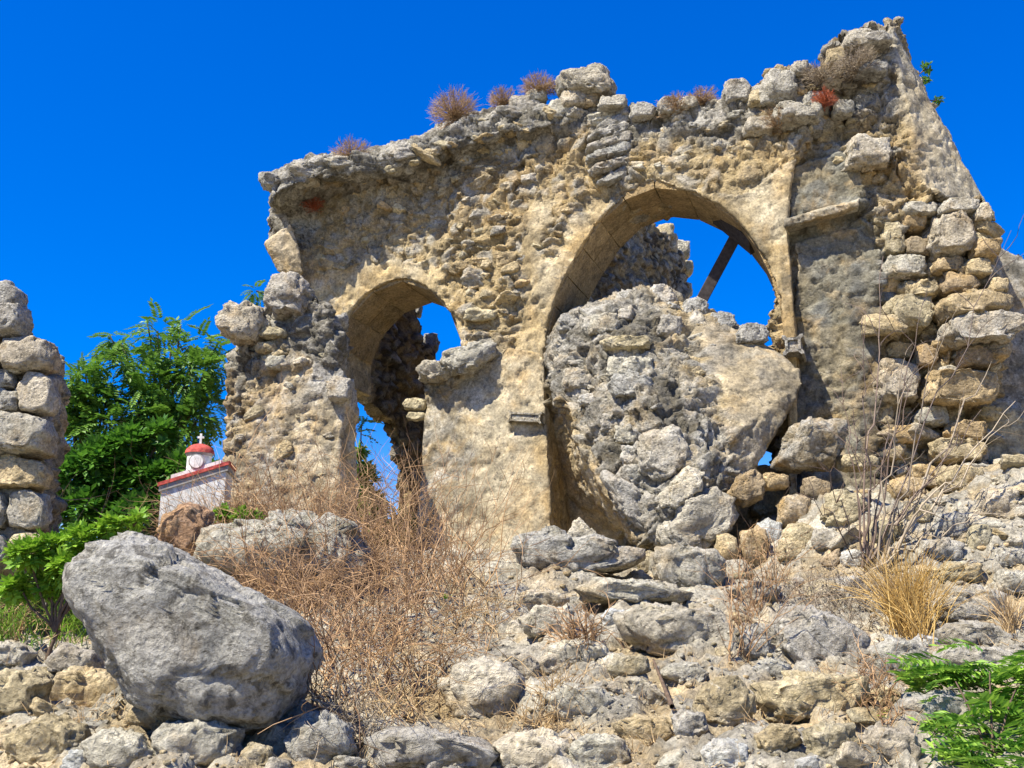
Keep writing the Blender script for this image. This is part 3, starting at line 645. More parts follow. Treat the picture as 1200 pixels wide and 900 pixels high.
face_stones(chunk, BK, [([(650, 375), (760, 345), (840, 372), (790, 440), (770, 520), (830, 560), (840, 630), (770, 630), (700, 560), (655, 470)], 34, (7, 26), 'GgGPg'),
    ([(800, 370), (880, 400), (840, 440), (800, 430)], 26, (7, 14), 'gGY')], 200, .7)

# ================================================================== LEFT PIER
LP = Plane(at(330, 500, 10.0) * np.array([1, 1, 0]), R(12))
lpier = empty('left_pier', LP.pt(330, 680), 'stout leaning pier of weathered masonry topped by grey boulders left of the smaller arch', 'pier')
bm = bmesh.new()
prism(bm, LP, [(280, 395), (300, 368), (322, 340), (358, 338), (372, 356), (391, 362), (394, 400), (388, 425), (404, 448), (405, 470), (398, 505), (400, 720), (240, 720), (246, 600), (262, 530), (285, 470)], 0, -.45)
prism(bm, LP, [(262, 415), (290, 392), (300, 470), (270, 540), (262, 500)], -.3, -.7)
def l_rub(V): return np.clip(.26 + .55 * region(LP, V, [(250, 330), (420, 330), (400, 440), (330, 440), (280, 560), (240, 560)], .3, .2), 0, 1)
core_l = masonry('masonry_core', bm, .024, lpier, l_rub, lambda V: region(LP, V, [(320, 420), (400, 420), (400, 700), (300, 700)], .3, .3), lambda V: np.clip(.25 + .7 * region(LP, V, [(240, 300), (430, 300), (420, 480), (370, 450), (340, 400), (300, 420), (250, 430)], .3, .2), 0, 1), 1.1, (.50, .40, .24), 5)
BL = bvh_of(core_l)
placed_stones(lpier, LP, -.02, [([(313, 344), (320, 328), (342, 322), (360, 332), (364, 352), (356, 372), (325, 372), (314, 360)], 'G'), ([(256, 378), (266, 362), (290, 358), (310, 364), (316, 385), (305, 402), (275, 402), (260, 392)], 'g'),
    (rect(303, 385, 338, 398), 'Y'), (rect(311, 416, 338, 434), 'P'), (rect(384, 443, 414, 472, .1), 'g'), (rect(300, 402, 326, 414), 'Y')], .9)
face_stones(lpier, BL, [([(270, 400), (395, 400), (400, 640), (260, 640), (280, 500)], 30, (7, 24), 'YgYP')], 200)

# ================================================================== COURSED WALL STUB at the left edge
SW = Plane(at(30, 450, 7.6) * np.array([1, 1, 0]), R(-4))
stubw = empty('coursed_wall_end', SW.pt(20, 640), 'broken end of a wall of squared grey blocks at the left edge', 'wall')
bm = bmesh.new(); prism(bm, SW, [(-160, 335), (-15, 345), (8, 362), (14, 398), (42, 404), (46, 440), (46, 485), (42, 530), (38, 572), (36, 700), (-160, 700)], -.36, -1.0)
masonry('masonry_core', bm, .03, stubw, .9, None, lambda V: np.full(len(V), .3), 1, (.50, .42, .27), 6)
placed_stones(stubw, SW, -.32, [(rect(-5, 329, 17, 344), 'G'), (rect(-12, 336, 31, 365), 'D'), (rect(-25, 357, 35, 396, .1), 'G'), (rect(2, 397, 67, 437, .07), 'g'), (rect(27, 439, 68, 487, .06), 'g'),
    (rect(-20, 434, 20, 457), 'D'), (rect(-20, 458, 26, 484), 'g'), (rect(-30, 486, 64, 534, .06), 'g'), (rect(-20, 538, 59, 573, .06), 'Y'), (rect(14, 575, 58, 622, .06), 'g'), (rect(-35, 575, 13, 622, .08), 'g'),
    (rect(-90, 400, 0, 434, .06), 'g'), (rect(-100, 486, -32, 534, .06), 'g'), (rect(5, 428, 28, 438), 'P'), (rect(2, 532, 24, 543), 'Y'), (rect(-60, 340, -14, 396, .1), 'g'), (rect(18, 455, 30, 470), 'P'), (rect(14, 624, 56, 660, .06), 'Y'), (rect(-35, 624, 13, 660, .06), 'g')], .8, 4, .6, .32)

# ================================================================== TIMBER PROP in the larger arch
prop = empty('timber_prop', at(838, 400, 10.4), 'dark timber prop wedged slanting under a short beam in the larger arch', 'prop')
def bar(name, a, b, w_, t_, mat, root):
    a, b = np.array(a), np.array(b); z = b - a; L_ = np.linalg.norm(z); z /= L_; x = np.cross([0, 1, 0], z); x /= np.linalg.norm(x); y = np.cross(z, x)
    bm = bmesh.new(); bmesh.ops.create_cube(bm, size=1)
    for v in bm.verts: v.co = Vector(a + z * (v.co.z + .5) * L_ + x * v.co.x * w_ + y * v.co.y * t_)
    bmesh.ops.bevel(bm, geom=bm.edges[:], offset=.008, segments=1, affect='EDGES')
    me = bpy.data.meshes.new(name); bm.to_mesh(me); bm.free(); me.materials.append(mat); o = bpy.data.objects.new(name, me); COL.objects.link(o); return under(o, root)
bar('post', at(822, 352, 10.9), at(868, 266, 10.75), .13, .13, M_TIMBER, prop); bar('post_foot', at(810, 374, 10.93), at(822.5, 351, 10.9), .135, .135, M_TIMBERL, prop)
bar('cap_beam', at(840, 250, 10.8), at(884, 286, 10.4), .12, .22, M_TIMBER, prop)

# ================================================================== SHRINE
def shrine():
    c = at(226, 640, 9.2); k = .01 * 9.2 / 12 * 1.30            # metres per photograph pixel at that depth
    k = 9.2 / F * .76
    root = empty('shrine', c, 'small white shrine model with red roof, red dome and cross half hidden by brush', 'shrine')
    root.rotation_euler = (0, 0, R(6))
    def add(name, bm, mat, smooth=False, par=root):
        me = bpy.data.meshes.new(name); bm.to_mesh(me); bm.free(); me.materials.append(mat)
        for p in me.polygons: p.use_smooth = smooth
        o = bpy.data.objects.new(name, me); COL.objects.link(o); o.parent = par; return o
    w2, dp, h = 47 * k, 30 * k, 88 * k; sl_ = .34
    def wedge(x, y, z0, zl, zr):
        bm = bmesh.new(); v = [bm.verts.new(q) for q in ((-x, -y, z0), (x, -y, z0), (x, y, z0), (-x, y, z0), (-x, -y, zl), (x, -y, zr), (x, y, zr), (-x, y, zl))]
        for f in ((0, 1, 5, 4), (1, 2, 6, 5), (2, 3, 7, 6), (3, 0, 4, 7), (4, 5, 6, 7), (3, 2, 1, 0)): bm.faces.new([v[i] for i in f])
        bmesh.ops.recalc_face_normals(bm, faces=bm.faces[:]); return bm
    add('body', wedge(w2, dp, 0, h, h + 2 * w2 * sl_), M_WHITE)
    def slab(e, lo, hi):
        bm = bmesh.new(); x, y = w2 + e, dp + e; zl = h - e * sl_; zr = h + (2 * w2 + e) * sl_
        v = [bm.verts.new(q) for q in ((-x, -y, zl + lo), (x, -y, zr + lo), (x, y, zr + lo), (-x, y, zl + lo), (-x, -y, zl + hi), (x, -y, zr + hi), (x, y, zr + hi), (-x, y, zl + hi))]
        for f in ((0, 1, 5, 4), (1, 2, 6, 5), (2, 3, 7, 6), (3, 0, 4, 7), (4, 5, 6, 7), (3, 2, 1, 0)): bm.faces.new([v[i] for i in f])
        bmesh.ops.recalc_face_normals(bm, faces=bm.faces[:]); return bm
    add('cornice', slab(.018, -.05, -.002), M_GREYT); add('roof', slab(.03, .0, .032), M_RED)
    zt = h + w2 * sl_ + .05
    def cyl(r0, r1, z0, z1, n=20):
        bm = bmesh.new(); bmesh.ops.create_cone(bm, cap_ends=True, segments=n, radius1=r0, radius2=r1, depth=z1 - z0)
        for v in bm.verts: v.co.z += (z0 + z1) / 2
        return bm
    dr = add('drum', cyl(19 * k, 19 * k, zt - .06, zt + 27 * k, 12), M_WHITE)
    add('plinth', slab(-.06, .04, .085), M_WHITE)
    bm = cyl(12 * k, 12 * k, -.006, .012, 24)
    for v in bm.verts: v.co = Vector((v.co.x, -v.co.z - 18.7 * k, v.co.y + zt + 15 * k))
    add('window', bm, M_GREYT, False, dr)
    bm = cyl(10 * k, 10 * k, .012, .018, 24)
    for v in bm.verts: v.co = Vector((v.co.x, -v.co.z - 18.7 * k, v.co.y + zt + 15 * k))
    add('pane', bm, M_WHITE, False, dr)
    add('drum_cornice', cyl(20 * k, 22 * k, zt + 26 * k, zt + 30 * k, 12), M_GREYT)
    bm = bmesh.new(); bmesh.ops.create_uvsphere(bm, u_segments=24, v_segments=12, radius=22.5 * k)
    bmesh.ops.delete(bm, geom=[v for v in bm.verts if v.co.z < -1e-4], context='VERTS')
    for v in bm.verts: v.co.z = v.co.z * .72 + zt + 30 * k
    add('dome', bm, M_RED, True); zc = zt + 46 * k
    bm = bmesh.new()
    for sx, sz, z in ((3.2, 17, 8), (10, 3.2, 10.5)):
        r = bmesh.ops.create_cube(bm, size=1)
        for v in r['verts']: v.co = Vector((v.co.x * sx * k, v.co.y * 3 * k * (1.0 if sx < 5 else .92), v.co.z * sz * k + zc + z * k))
    add('cross', bm, M_WHITE)
shrine()

# ================================================================== NAMED BOULDERS AND ROCKS ON THE SLOPE
def ground_rock(poly, tint, label, thick=.8, lift=0., sub=5, group='boulders and rocks strewn on the slope', name='rock', Yfix=None, rough=1., under_=.18):
    xs = [p[0] for p in poly]; ys = [p[1] for p in poly]; cx = sum(xs) / len(xs); h_ = max(ys) - min(ys); wpx = max(xs) - min(xs)
    if Yfix is None:
        p, n = hit(BG, cx, min(max(ys) - .18 * h_, 1000)); Yg = p.y if p else 9.; Yc = Yg + .28 * min(wpx, 1.6 * h_) * Yg / F * thick + lift
    else: Yc = Yfix
    o = outline_rock(name, poly, Yc, vary(tint, .08), thick, sub, int(cx + ys[0]) % 97, rough, None, under_)
    tag(o, label, 'boulder' if wpx > 100 else 'rock', group); return o
ground_rock([(88, 678), (92, 652), (118, 636), (155, 630), (200, 644), (240, 662), (295, 694), (335, 714), (356, 738), (366, 772), (352, 812), (318, 846), (270, 856), (215, 848), (168, 820), (130, 778), (115, 735), (96, 705)], (.42, .405, .36, .75), 'largest grey boulder with rounded top, above the left foreground stones', .75, -.45, 6, name='boulder', rough=.62, under_=.10)
ground_rock([(232, 655), (250, 625), (285, 612), (330, 607), (375, 610), (415, 620), (432, 645), (428, 680), (400, 700), (330, 695), (270, 680)], 'g', 'pale grey boulder behind the largest one, under dry brush', .8, 0, 6, name='boulder')
ground_rock([(196, 606), (222, 590), (246, 600), (250, 640), (215, 655), (190, 645)], 'R', 'orange stained stone below the white shrine', .8, Yfix=8.0)
RK = [
 ([(600, 640), (606, 625), (640, 622), (700, 634), (742, 644), (749, 658), (730, 668), (690, 675), (650, 672), (612, 662)], 'G', 'long low grey block at the foot of the fallen vault', .6),
 ([(767, 642), (835, 643), (846, 660), (843, 685), (825, 697), (775, 690), (765, 668)], 'g', 'squarish grey block right of the long low block', .8),
 ([(655, 640), (678, 606), (705, 632), (706, 645)], 'P', 'pale pointed stone leaning behind the long low block', .6),
 ([(745, 652), (760, 646), (771, 650), (770, 672), (750, 674)], 'Y', 'small yellow stone wedged between two grey blocks', .8),
 ([(725, 722), (745, 710), (800, 712), (845, 718), (860, 735), (850, 758), (810, 773), (760, 765), (735, 748)], 'g', 'broad pale slab in the middle of the slope', .7),
 ([(905, 735), (925, 713), (950, 711), (985, 728), (1005, 745), (1016, 766), (1000, 784), (960, 792), (928, 783), (908, 760)], 'G', 'smooth grey boulder with dark hollows sitting on a yellowish slab', .9),
 ([(862, 745), (885, 732), (900, 748), (903, 770), (880, 780), (865, 768)], 'G', 'small grey rock left of the smooth grey boulder', .8),
 ([(881, 783), (895, 773), (920, 774), (928, 786), (915, 797), (888, 797)], 'g', 'flat little stone tucked under the smooth grey boulder', .8),
 ([(889, 800), (925, 793), (1005, 790), (1013, 815), (1002, 838), (955, 848), (905, 838), (890, 822)], 'Y', 'big yellowish squared slab under the smooth grey boulder', .8),
 ([(943, 858), (965, 846), (1000, 848), (1004, 875), (990, 892), (950, 888)], 'Y', 'yellow stone at the bottom edge below the squared slab', .8),
 ([(817, 815), (835, 795), (865, 793), (882, 815), (878, 845), (850, 855), (822, 845)], 'Y', 'rounded tan rock left of the yellowish slab', .8),
 ([(788, 842), (800, 832), (822, 836), (828, 855), (812, 868), (792, 862)], 'G', 'small round grey stone near the bottom centre', .9),
 ([(1008, 868), (1030, 852), (1065, 856), (1078, 880), (1070, 898), (1025, 900)], 'g', 'brownish rock at the bottom left of the green fronds', .8),
 ([(1048, 828), (1070, 814), (1105, 812), (1140, 820), (1145, 838), (1110, 848), (1065, 846)], 'G', 'dark flat stone striped by frond shadows', .8),
 ([(1099, 710), (1110, 692), (1140, 688), (1172, 696), (1178, 718), (1172, 733), (1130, 732), (1102, 727)], 'g', 'grey block right of the golden straw tuft', .8),
 ([(1095, 742), (1110, 730), (1160, 733), (1190, 745), (1190, 756), (1140, 758), (1100, 757)], 'g', 'thin slab directly under the grey block by the straw', .7),
 ([(1090, 770), (1110, 757), (1160, 758), (1190, 768), (1188, 785), (1140, 788), (1095, 786)], 'g', 'lowest slab of the three stacked right of the straw', .7),
 ([(1015, 765), (1035, 748), (1070, 752), (1092, 770), (1088, 792), (1050, 800), (1022, 790)], 'g', 'rounded grey rock below the golden straw tuft', .8),
 ([(887, 862), (905, 847), (930, 850), (938, 870), (920, 884), (892, 880)], 'Y', 'tan stone left of the yellow stone at the bottom edge', .8),
 ([(820, 880), (845, 866), (872, 872), (885, 895), (870, 905), (825, 905)], 'W', 'white stone cut by the bottom edge', .8),
 ([(703, 722), (715, 712), (730, 716), (733, 730), (720, 737), (706, 734)], 'W', 'bright white little stone above the centre of the slope', .8),
 ([(730, 796), (745, 792), (765, 803), (783, 820), (772, 832), (745, 822)], 'P', 'pale wedge shaped stone beside a dry stick', .7),
 ([(519, 805), (530, 782), (560, 774), (595, 778), (615, 795), (614, 830), (595, 848), (560, 850), (530, 843)], 'g', 'round grey boulder at the edge of the dry brush, shaded beneath', .85),
 ([(625, 778), (640, 765), (662, 764), (675, 775), (668, 790), (635, 792)], 'g', 'flat grey stone right of the round boulder', .7),
 ([(575, 790), (590, 766), (620, 768), (632, 782), (625, 800), (600, 806)], 'g', 'grey stone leaning on the right of the round boulder', .7),
 ([(430, 862), (450, 855), (500, 853), (560, 865), (590, 882), (588, 905), (430, 905)], 'G', 'long pale rock along the bottom edge under the brush', .7),
 ([(582, 872), (600, 860), (630, 857), (665, 868), (674, 890), (670, 910), (585, 910)], 'P', 'orange flecked pale rock at the bottom centre', .8),
 ([(662, 875), (690, 860), (730, 866), (740, 888), (732, 910), (670, 910)], 'P', 'rough pale rock at the bottom right of the orange flecked one', .8),
 ([(710, 780), (725, 767), (755, 770), (762, 785), (745, 798), (718, 796)], 'Y', 'sandy stone half buried in the middle of the slope', .6),
 ([(607, 725), (630, 710), (665, 710), (680, 728), (665, 745), (620, 747)], 'P', 'pale flat stone under the dried thistle', .5),
 ([(727, 742), (738, 728), (752, 732), (757, 750), (745, 760), (730, 756)], 'B', 'brown stone at the left end of the broad slab', .8),
 ([(-20, 765), (0, 752), (25, 754), (40, 765), (30, 780), (-20, 784)], 'P', 'pale flat stone at the left edge beside dry grass', .8),
 ([(-20, 800), (5, 786), (35, 785), (58, 800), (52, 830), (20, 845), (-20, 840)], 'Y', 'rough cream stone at the left edge', .8),
 ([(10, 870), (30, 848), (62, 836), (98, 852), (100, 880), (70, 900), (20, 903)], 'Y', 'broad cream stone in the bottom left corner', .8),
 ([(180, 862), (200, 845), (240, 840), (284, 855), (284, 885), (240, 905), (185, 900)], 'g', 'squared pale stone under the largest boulder', .8),
 ([(148, 842), (165, 825), (195, 820), (230, 834), (225, 852), (190, 862), (158, 860)], 'Y', 'knobbly cream stone below the left of the largest boulder', .8),
 ([(336, 862), (350, 842), (380, 835), (408, 848), (416, 885), (390, 903), (345, 900)], 'g', 'lumpy grey stone left of the long pale rock', .8),
 ([(284, 882), (300, 870), (320, 876), (324, 895), (300, 903), (286, 896)], 'Y', 'small stone in the shade under the largest boulder', .8),
 ([(60, 800), (90, 782), (130, 788), (150, 808), (140, 832), (95, 838), (65, 828)], 'Y', 'flat ochre stone in front of the largest boulder', .8),
 ([(55, 775), (80, 755), (115, 765), (118, 785), (90, 792), (62, 788)], 'g', 'greyish stone beside dry grass left of the largest boulder', .8),
 ([(100, 868), (125, 852), (165, 862), (178, 885), (160, 905), (110, 903)], 'P', 'pale stone between the bottom corner stone and the squared one', .8),
]
RK += [
 ([(672, 690), (700, 678), (760, 682), (810, 694), (800, 706), (740, 708), (690, 704)], 'P', 'flat pale bedrock slab below the long low block', .9),
 ([(640, 760), (665, 748), (705, 752), (712, 768), (690, 780), (652, 778)], 'P', 'flat dusty slab under the dried thistle on its left', .9),
 ([(640, 815), (660, 800), (700, 803), (722, 820), (705, 845), (660, 846), (642, 835)], 'P', 'dusty tan slab right of the dried tuft', .8),
 ([(795, 800), (770, 790), (785, 778), (815, 776), (830, 788), (820, 800)], 'g', 'flat grey slab above the rounded tan rock', .8),
 ([(720, 848), (745, 838), (790, 842), (805, 862), (780, 878), (735, 874)], 'Y', 'sandy block above the white stone at the bottom', .8),
 ([(640, 690), (600, 700), (590, 712), (615, 722), (660, 716), (668, 700)], 'P', 'broken pale ledge at the left below the long low block', .8),
 ([(850, 690), (880, 680), (915, 688), (912, 706), (870, 710)], 'g', 'low grey stone above the reddish dry stalks', .8),
 ([(1018, 812), (1035, 803), (1055, 812), (1050, 836), (1022, 838)], 'Y', 'tan block between the squared slab and the frond plant', .8),
]
for poly, t, lab, th in RK: ground_rock(poly, t, lab, th)
# fallen stones heaped between the vault block and the corner pier
HP = [
 ([(924, 514), (936, 497), (960, 492), (984, 498), (987, 526), (976, 548), (926, 552), (908, 544)], (.46, .39, .26, .3), 'large stone with grey face and ochre flank right of the fallen vault'),
 ([(852, 582), (862, 560), (880, 553), (897, 565), (893, 585), (870, 594)], 'B', 'brown stone tucked at the right of the fallen vault'),
 ([(877, 600), (885, 575), (908, 568), (920, 585), (912, 605), (892, 611)], 'O', 'orange stone next to the brown one in the heap'),
 (rect(892, 554, 925, 574), 'O', 'flat orange stone on top of the heap'), (rect(912, 583, 950, 620), 'O', 'dark edged ochre stone in the middle of the heap'),
 ([(888, 615), (900, 608), (914, 612), (914, 635), (903, 644), (890, 630)], 'W', 'pale triangular stone in the heap'),
 (rect(866, 620, 898, 667), 'O', 'tall orange stone at the left foot of the heap'), (rect(838, 627, 864, 667), 'Y', 'tan stone behind the squarish grey block'),
 ([(850, 625), (858, 600), (870, 600), (872, 618), (862, 636)], 'Y', 'yellow pointed stone against the vault corner'), (rect(911, 632, 944, 660), 'Y', 'cream stone at the foot of the heap'),
 (rect(917, 613, 953, 643), 'Y', 'yellow stone above the cream one in the heap'), (rect(952, 620, 985, 648), 'g', 'grey flecked stone at the right foot of the heap'),
 (rect(966, 577, 1014, 618), 'Y', 'large pale ochre stone behind the bare shrub'), (rect(980, 533, 1028, 551), 'Y', 'flat yellow stone beneath the corner pier'),
 (rect(1073, 633, 1128, 659), 'G', 'grey slab right of the bare shrub'), (rect(1090, 600, 1134, 632), 'G', 'grey stone above the slab by the bare shrub'),
 (rect(1133, 616, 1161, 648), 'Y', 'tan stone right of the slab by the shrub'), (rect(1145, 572, 1190, 611), 'g', 'overhanging stone at the right edge under the side wall'),
 (rect(1158, 642, 1205, 668), 'g', 'grey slab at the right edge of the slope'), (rect(1162, 669, 1210, 698), 'g', 'lower grey slab at the right edge'),
 (rect(1040, 560, 1080, 590), 'O', 'ochre stone among the shrub branches'), (rect(1060, 590, 1090, 615), 'Y', 'yellowish stone low among the branches'), (rect(1015, 610, 1055, 640), 'Y', 'pale stone at the base of the bare shrub'),
 (rect(940, 560, 972, 590), 'B', 'brown shaded stone in the hollow of the heap'), (rect(1100, 545, 1150, 580), 'Y', 'ochre stone under the ledge of the pier'), (rect(1100, 660, 1150, 684), 'Y', 'tan slab above the grey block by the straw'), (rect(985, 645, 1020, 665), 'W', 'white stone below the pale ochre stone'),
]
for poly, t, lab in HP:
    ground_rock(poly, t, lab, .9, 0, 5 if max(p[0] for p in poly) - min(p[0] for p in poly) > 40 else 4, 'stones heaped at the foot of the corner pier')

# smaller loose stones, each its own
taken = [p[0] for p in RK] + [p[0] for p in HP]
def word_place(x, y):
    L_ = [(310, 870, 'under the largest boulder'), (60, 860, 'in the bottom left corner'), (480, 880, 'beside the long pale rock'), (560, 750, 'above the round boulder'), (650, 700, 'below the long low block'), (660, 820, 'right of the round boulder'),
          (760, 700, 'below the squarish grey block'), (760, 860, 'above the bottom centre edge'), (830, 780, 'below the broad slab'), (900, 700, 'above the smooth grey boulder'), (870, 830, 'left of the yellowish slab'), (1000, 690, 'below the bare shrub'), (1040, 830, 'left of the green fronds'),
          (1080, 700, 'beside the straw tuft'), (960, 640, 'in the heap by the pier'), (1060, 620, 'behind the bare shrub'), (1160, 620, 'near the right edge'), (690, 760, 'beside the dried thistle'), (160, 860, 'below the largest boulder'), (780, 760, 'beside the dry stick')]
    L_.sort(key=lambda t: (t[0] - x) ** 2 + (t[1] - y) ** 2); return L_[0][2], L_[1][2]
zone = [([(590, 680), (900, 640), (1200, 600), (1200, 760), (1040, 860), (1040, 900), (420, 900), (430, 850), (520, 850), (620, 760), (580, 720)], 44, (14, 40)), ([(0, 780), (200, 810), (420, 840), (420, 900), (0, 900)], 32, (20, 48)), ([(880, 560), (1200, 540), (1200, 690), (860, 690)], 25, (14, 34))]
CN = dict(G='grey', g='light grey', O='orange', Y='yellowish', P='pale', B='brown', W='whitish'); seen = {}; small = []
for poly, spc, (a, b) in zone:
    for x, y in sample_poly(poly, 600, spc):
        if any(inpoly(np.array([x]), np.array([y]), q)[0] > -3 for q in taken): continue
        p, n = hit(BG, x, y)
        if p is None: continue
        t = 'GgYPYgOW'[rng.integers(8)] if x < 880 or y > 680 else 'OYYOgPB'[rng.integers(7)]
        spx = rng.uniform(a, b); s = spx * p.y / F * .5; fl = rng.uniform(.4, .85); an = rng.uniform(.9, 1.5)
        lab = ('%s %s %s stone %s' % ('small' if spx < .5 * (a + b) else 'fist sized', 'flat' if fl < .55 else 'rounded' if an < 1.15 else 'long' if an > 1.35 else 'chunky', CN[t], word_place(x, y)[0]))
        if lab in seen: lab += ' and ' + word_place(x, y)[1]
        if lab in seen or len(lab.split()) > 16: continue
        seen[lab] = 1
        o = inst_rock('loose_stone', p + Vector((0, 0, -s * fl * .12)), (s * an, s, s * fl), vary(t, .12)); tag(o, lab, 'stone', 'loose stones on the rubble slope')
pebs = []
for poly, n_, spc in (([(560, 670), (1210, 560), (1210, 905), (420, 905), (560, 800)], 1700, 8), ([(-10, 760), (430, 830), (430, 905), (-10, 905)], 700, 8)):
    for x, y in sample_poly(poly, n_, spc, 6):
        p, n = hit(BG, x, y)
        if p is None or rng.random() < .25: continue
        s = rng.uniform(2.2, 8.) * rng.uniform(.5, 1) * p.y / F * .6; pebs.append((tuple(p + Vector((0, 0, s * .2))), (s * 1.2, s, s * .7), vary('gYPYgO'[rng.integers(6)])))
joined_rocks('gravel', pebs)

# ================================================================== PLANTS
def norm(v): return v / (np.linalg.norm(v, axis=-1, keepdims=True) + 1e-9)
def stems_mesh(base, dirs, L_, rad, K=6, wander=.35, droop=0., seed=1, taper=.25, sides=3):
    """curved thin stems; returns verts, faces, value per vertex, list of node positions"""
    r = np.random.default_rng(seed); n = len(base); pos = base.copy(); d = norm(dirs); P = [pos.copy()]; DD = [d.copy()]
    for k in range(K):
        d = norm(d + r.normal(0, wander, (n, 3)) * .5 + np.array([0, 0, -droop])); pos = pos + d * (L_ / K)[:, None]; P.append(pos.copy()); DD.append(d.copy())
    P = np.stack(P, 1); DD = np.stack(DD, 1); up = np.array([.3, .2, 1.]); a = norm(np.cross(DD, up)); b = np.cross(DD, a)
    t = np.linspace(1, taper, K + 1)[None, :, None]; V = []
    for s in range(sides):
        th = 2 * math.pi * s / sides; V.append(P + (a * math.cos(th) + b * math.sin(th)) * rad[:, None, None] * t)
    V = np.stack(V, 2).reshape(-1, 3)
    base_i = (np.arange(n)[:, None, None] * (K + 1) + np.arange(K)[None, :, None]) * sides; s = np.arange(sides)[None, None]
    q = np.stack([base_i + s, base_i + (s + 1) % sides, base_i + (s + 1) % sides + sides, base_i + s + sides], -1).reshape(-1, 4)
    val = np.repeat(r.uniform(0, 1, n), (K + 1) * sides)
    return V, q, val, P, DD
def merge(parts):
    V, Q, A_, k = [], [], [], 0
    for v, q, a in parts: V.append(v); Q.append(q + k); A_.append(a); k += len(v)
    return np.concatenate(V), np.concatenate(Q), np.concatenate(A_)
def gpt(px, py, Ymax=9.2, bvh=None):
    p, n = hit(bvh or BG, px, py)
    if p is None or p.y > Ymax:
        q = at(px, py, Ymax); p = Vector((q[0], Ymax, float(terrain_z(np.array([q[0]]), np.array([Ymax]))[0]) + .02))
    return p
def brush(name, label, cat, spots, mat, n, L0, L1, rad, seed, spread=.8, wander=.5, droop=0., K=7, branch=3, group=None, up=1., bvh=None):
    """spots: (px, py, spread px). Tangle of dry stems rooted on the ground there."""
    r = np.random.default_rng(seed); B = []
    for i in range(n):
        x, y, s = spots[r.integers(len(spots))]; x += r.normal(0, s * .5); y += r.normal(0, s * .25); p = gpt(x, min(y, 905), 8.6 + .4 * r.random())
        if p is None: continue
        B.append(p[:])
    B = np.array(B); n = len(B); d = np.stack([r.normal(0, spread, n), r.normal(0, spread * .7, n) - .1, np.full(n, up)], 1)
    L_ = r.uniform(L0, L1, n)
    v, q, a, P, DD = stems_mesh(B, d, L_, np.full(n, rad) * r.uniform(.6, 1.3, n), K, wander, droop, seed)
    parts = [(v, q, a)]
    for b in range(branch):
        k = r.integers(2, K, n); pb = P[np.arange(n), k]; db = DD[np.arange(n), k] + r.normal(0, .8, (n, 3))
        v, q, a, *_ = stems_mesh(pb, db, L_ * r.uniform(.2, .5, n), np.full(n, rad * .6), 4, wander, droop, seed + b + 1); parts.append((v, q, a))
    V, Q, A_ = merge(parts); o0 = B.mean(0)
    o = mesh_obj(name, V - o0, Q, mat, None, True, ('leaf', A_)); o.location = tuple(o0); tag(o, label, cat, group); return o

G1 = 'dry brush on the slope'
brush('green_grass', 'tall yellow green grass mixed with straw left of the largest boulder', 'grass', [(30, 745, 50), (70, 742, 50), (0, 745, 30), (90, 738, 30)], M_BUSH, 300, .2, .5, .004, 61, .35, .3, .10, 6, 1)
brush('dry_bush', 'thin dry twigs in front of the white shrine', 'bush', [(205, 650, 24), (240, 650, 24), (265, 650, 16)], M_TWIG, 130, .5, 1.0, .0042, 62, .4, .6, 0, 8, 4, G1)
brush('dry_bush', 'sparse twigs arching over the top of the largest boulder', 'bush', [(215, 660, 30), (290, 690, 40), (340, 720, 30)], M_TWIG, 90, .3, .7, .0036, 63, .8, .6, .05, 7, 3, G1)
brush('dry_bush', 'dense tangle of tan dry stems right of the largest boulder', 'bush', [(400, 760, 70), (430, 700, 70), (460, 800, 60), (400, 820, 50), (480, 740, 60)], M_TWIG, 250, .3, .75, .0042, 1, .6, .6, .04, 7, 3, G1)
brush('dry_bush', 'tall thin dry stalks in front of the small arch', 'bush', [(470, 690, 70), (520, 690, 60), (440, 680, 50)], M_TWIG, 190, .5, 1.2, .0045, 2, .35, .45, 0, 8, 4, G1)
brush('dry_bush', 'grey brown brush in front of the left pier', 'bush', [(300, 660, 80), (340, 650, 60), (250, 650, 60), (380, 650, 50)], M_TWIG, 380, .6, 1.45, .0042, 3, .45, .6, .02, 8, 4, G1)
brush('dry_bush', 'rusty dry brush over the pale grey boulder', 'bush', [(300, 690, 80), (370, 690, 60), (350, 720, 40)], M_TWIG, 230, .4, .95, .004, 4, .7, .6, .05, 7, 4, G1)
brush('dry_bush', 'low dry brush above the round grey boulder', 'bush', [(540, 740, 50), (500, 800, 50), (560, 720, 50), (460, 840, 40)], M_STRAW, 200, .15, .4, .0036, 5, .9, .7, .06, 6, 2, G1)
brush('dry_bush', 'brown round bush piled beside the shrine on the pier', 'bush', [(275, 640, 26), (300, 645, 30), (255, 640, 26)], M_TWIG, 420, .7, 1.3, .0045, 6, .22, .8, 0, 9, 5, G1)
brush('grass_tuft', 'golden straw tuft left of the grey block', 'grass', [(1075, 745, 26), (1060, 735, 14)], M_GOLD, 420, .3, .6, .0036, 7, .3, .25, .10, 6, 0, 'tufts of dry grass')
brush('grass_tuft', 'straw tuft at the right edge of the slope', 'grass', [(1185, 738, 10)], M_STRAW, 90, .15, .35, .0036, 8, .4, .25, .10, 6, 0, 'tufts of dry grass')
brush('grass_tuft', 'dried tuft right of the round grey boulder', 'grass', [(640, 850, 26), (655, 820, 20)], M_STRAW, 130, .08, .22, .003, 9, .8, .4, .08, 6, 1, 'tufts of dry grass')
brush('dried_thistle', 'brown dried thistle in the middle of the slope', 'plant', [(685, 765, 12)], M_TWIG, 50, .15, .35, .005, 10, .4, .6, 0, 6, 4)
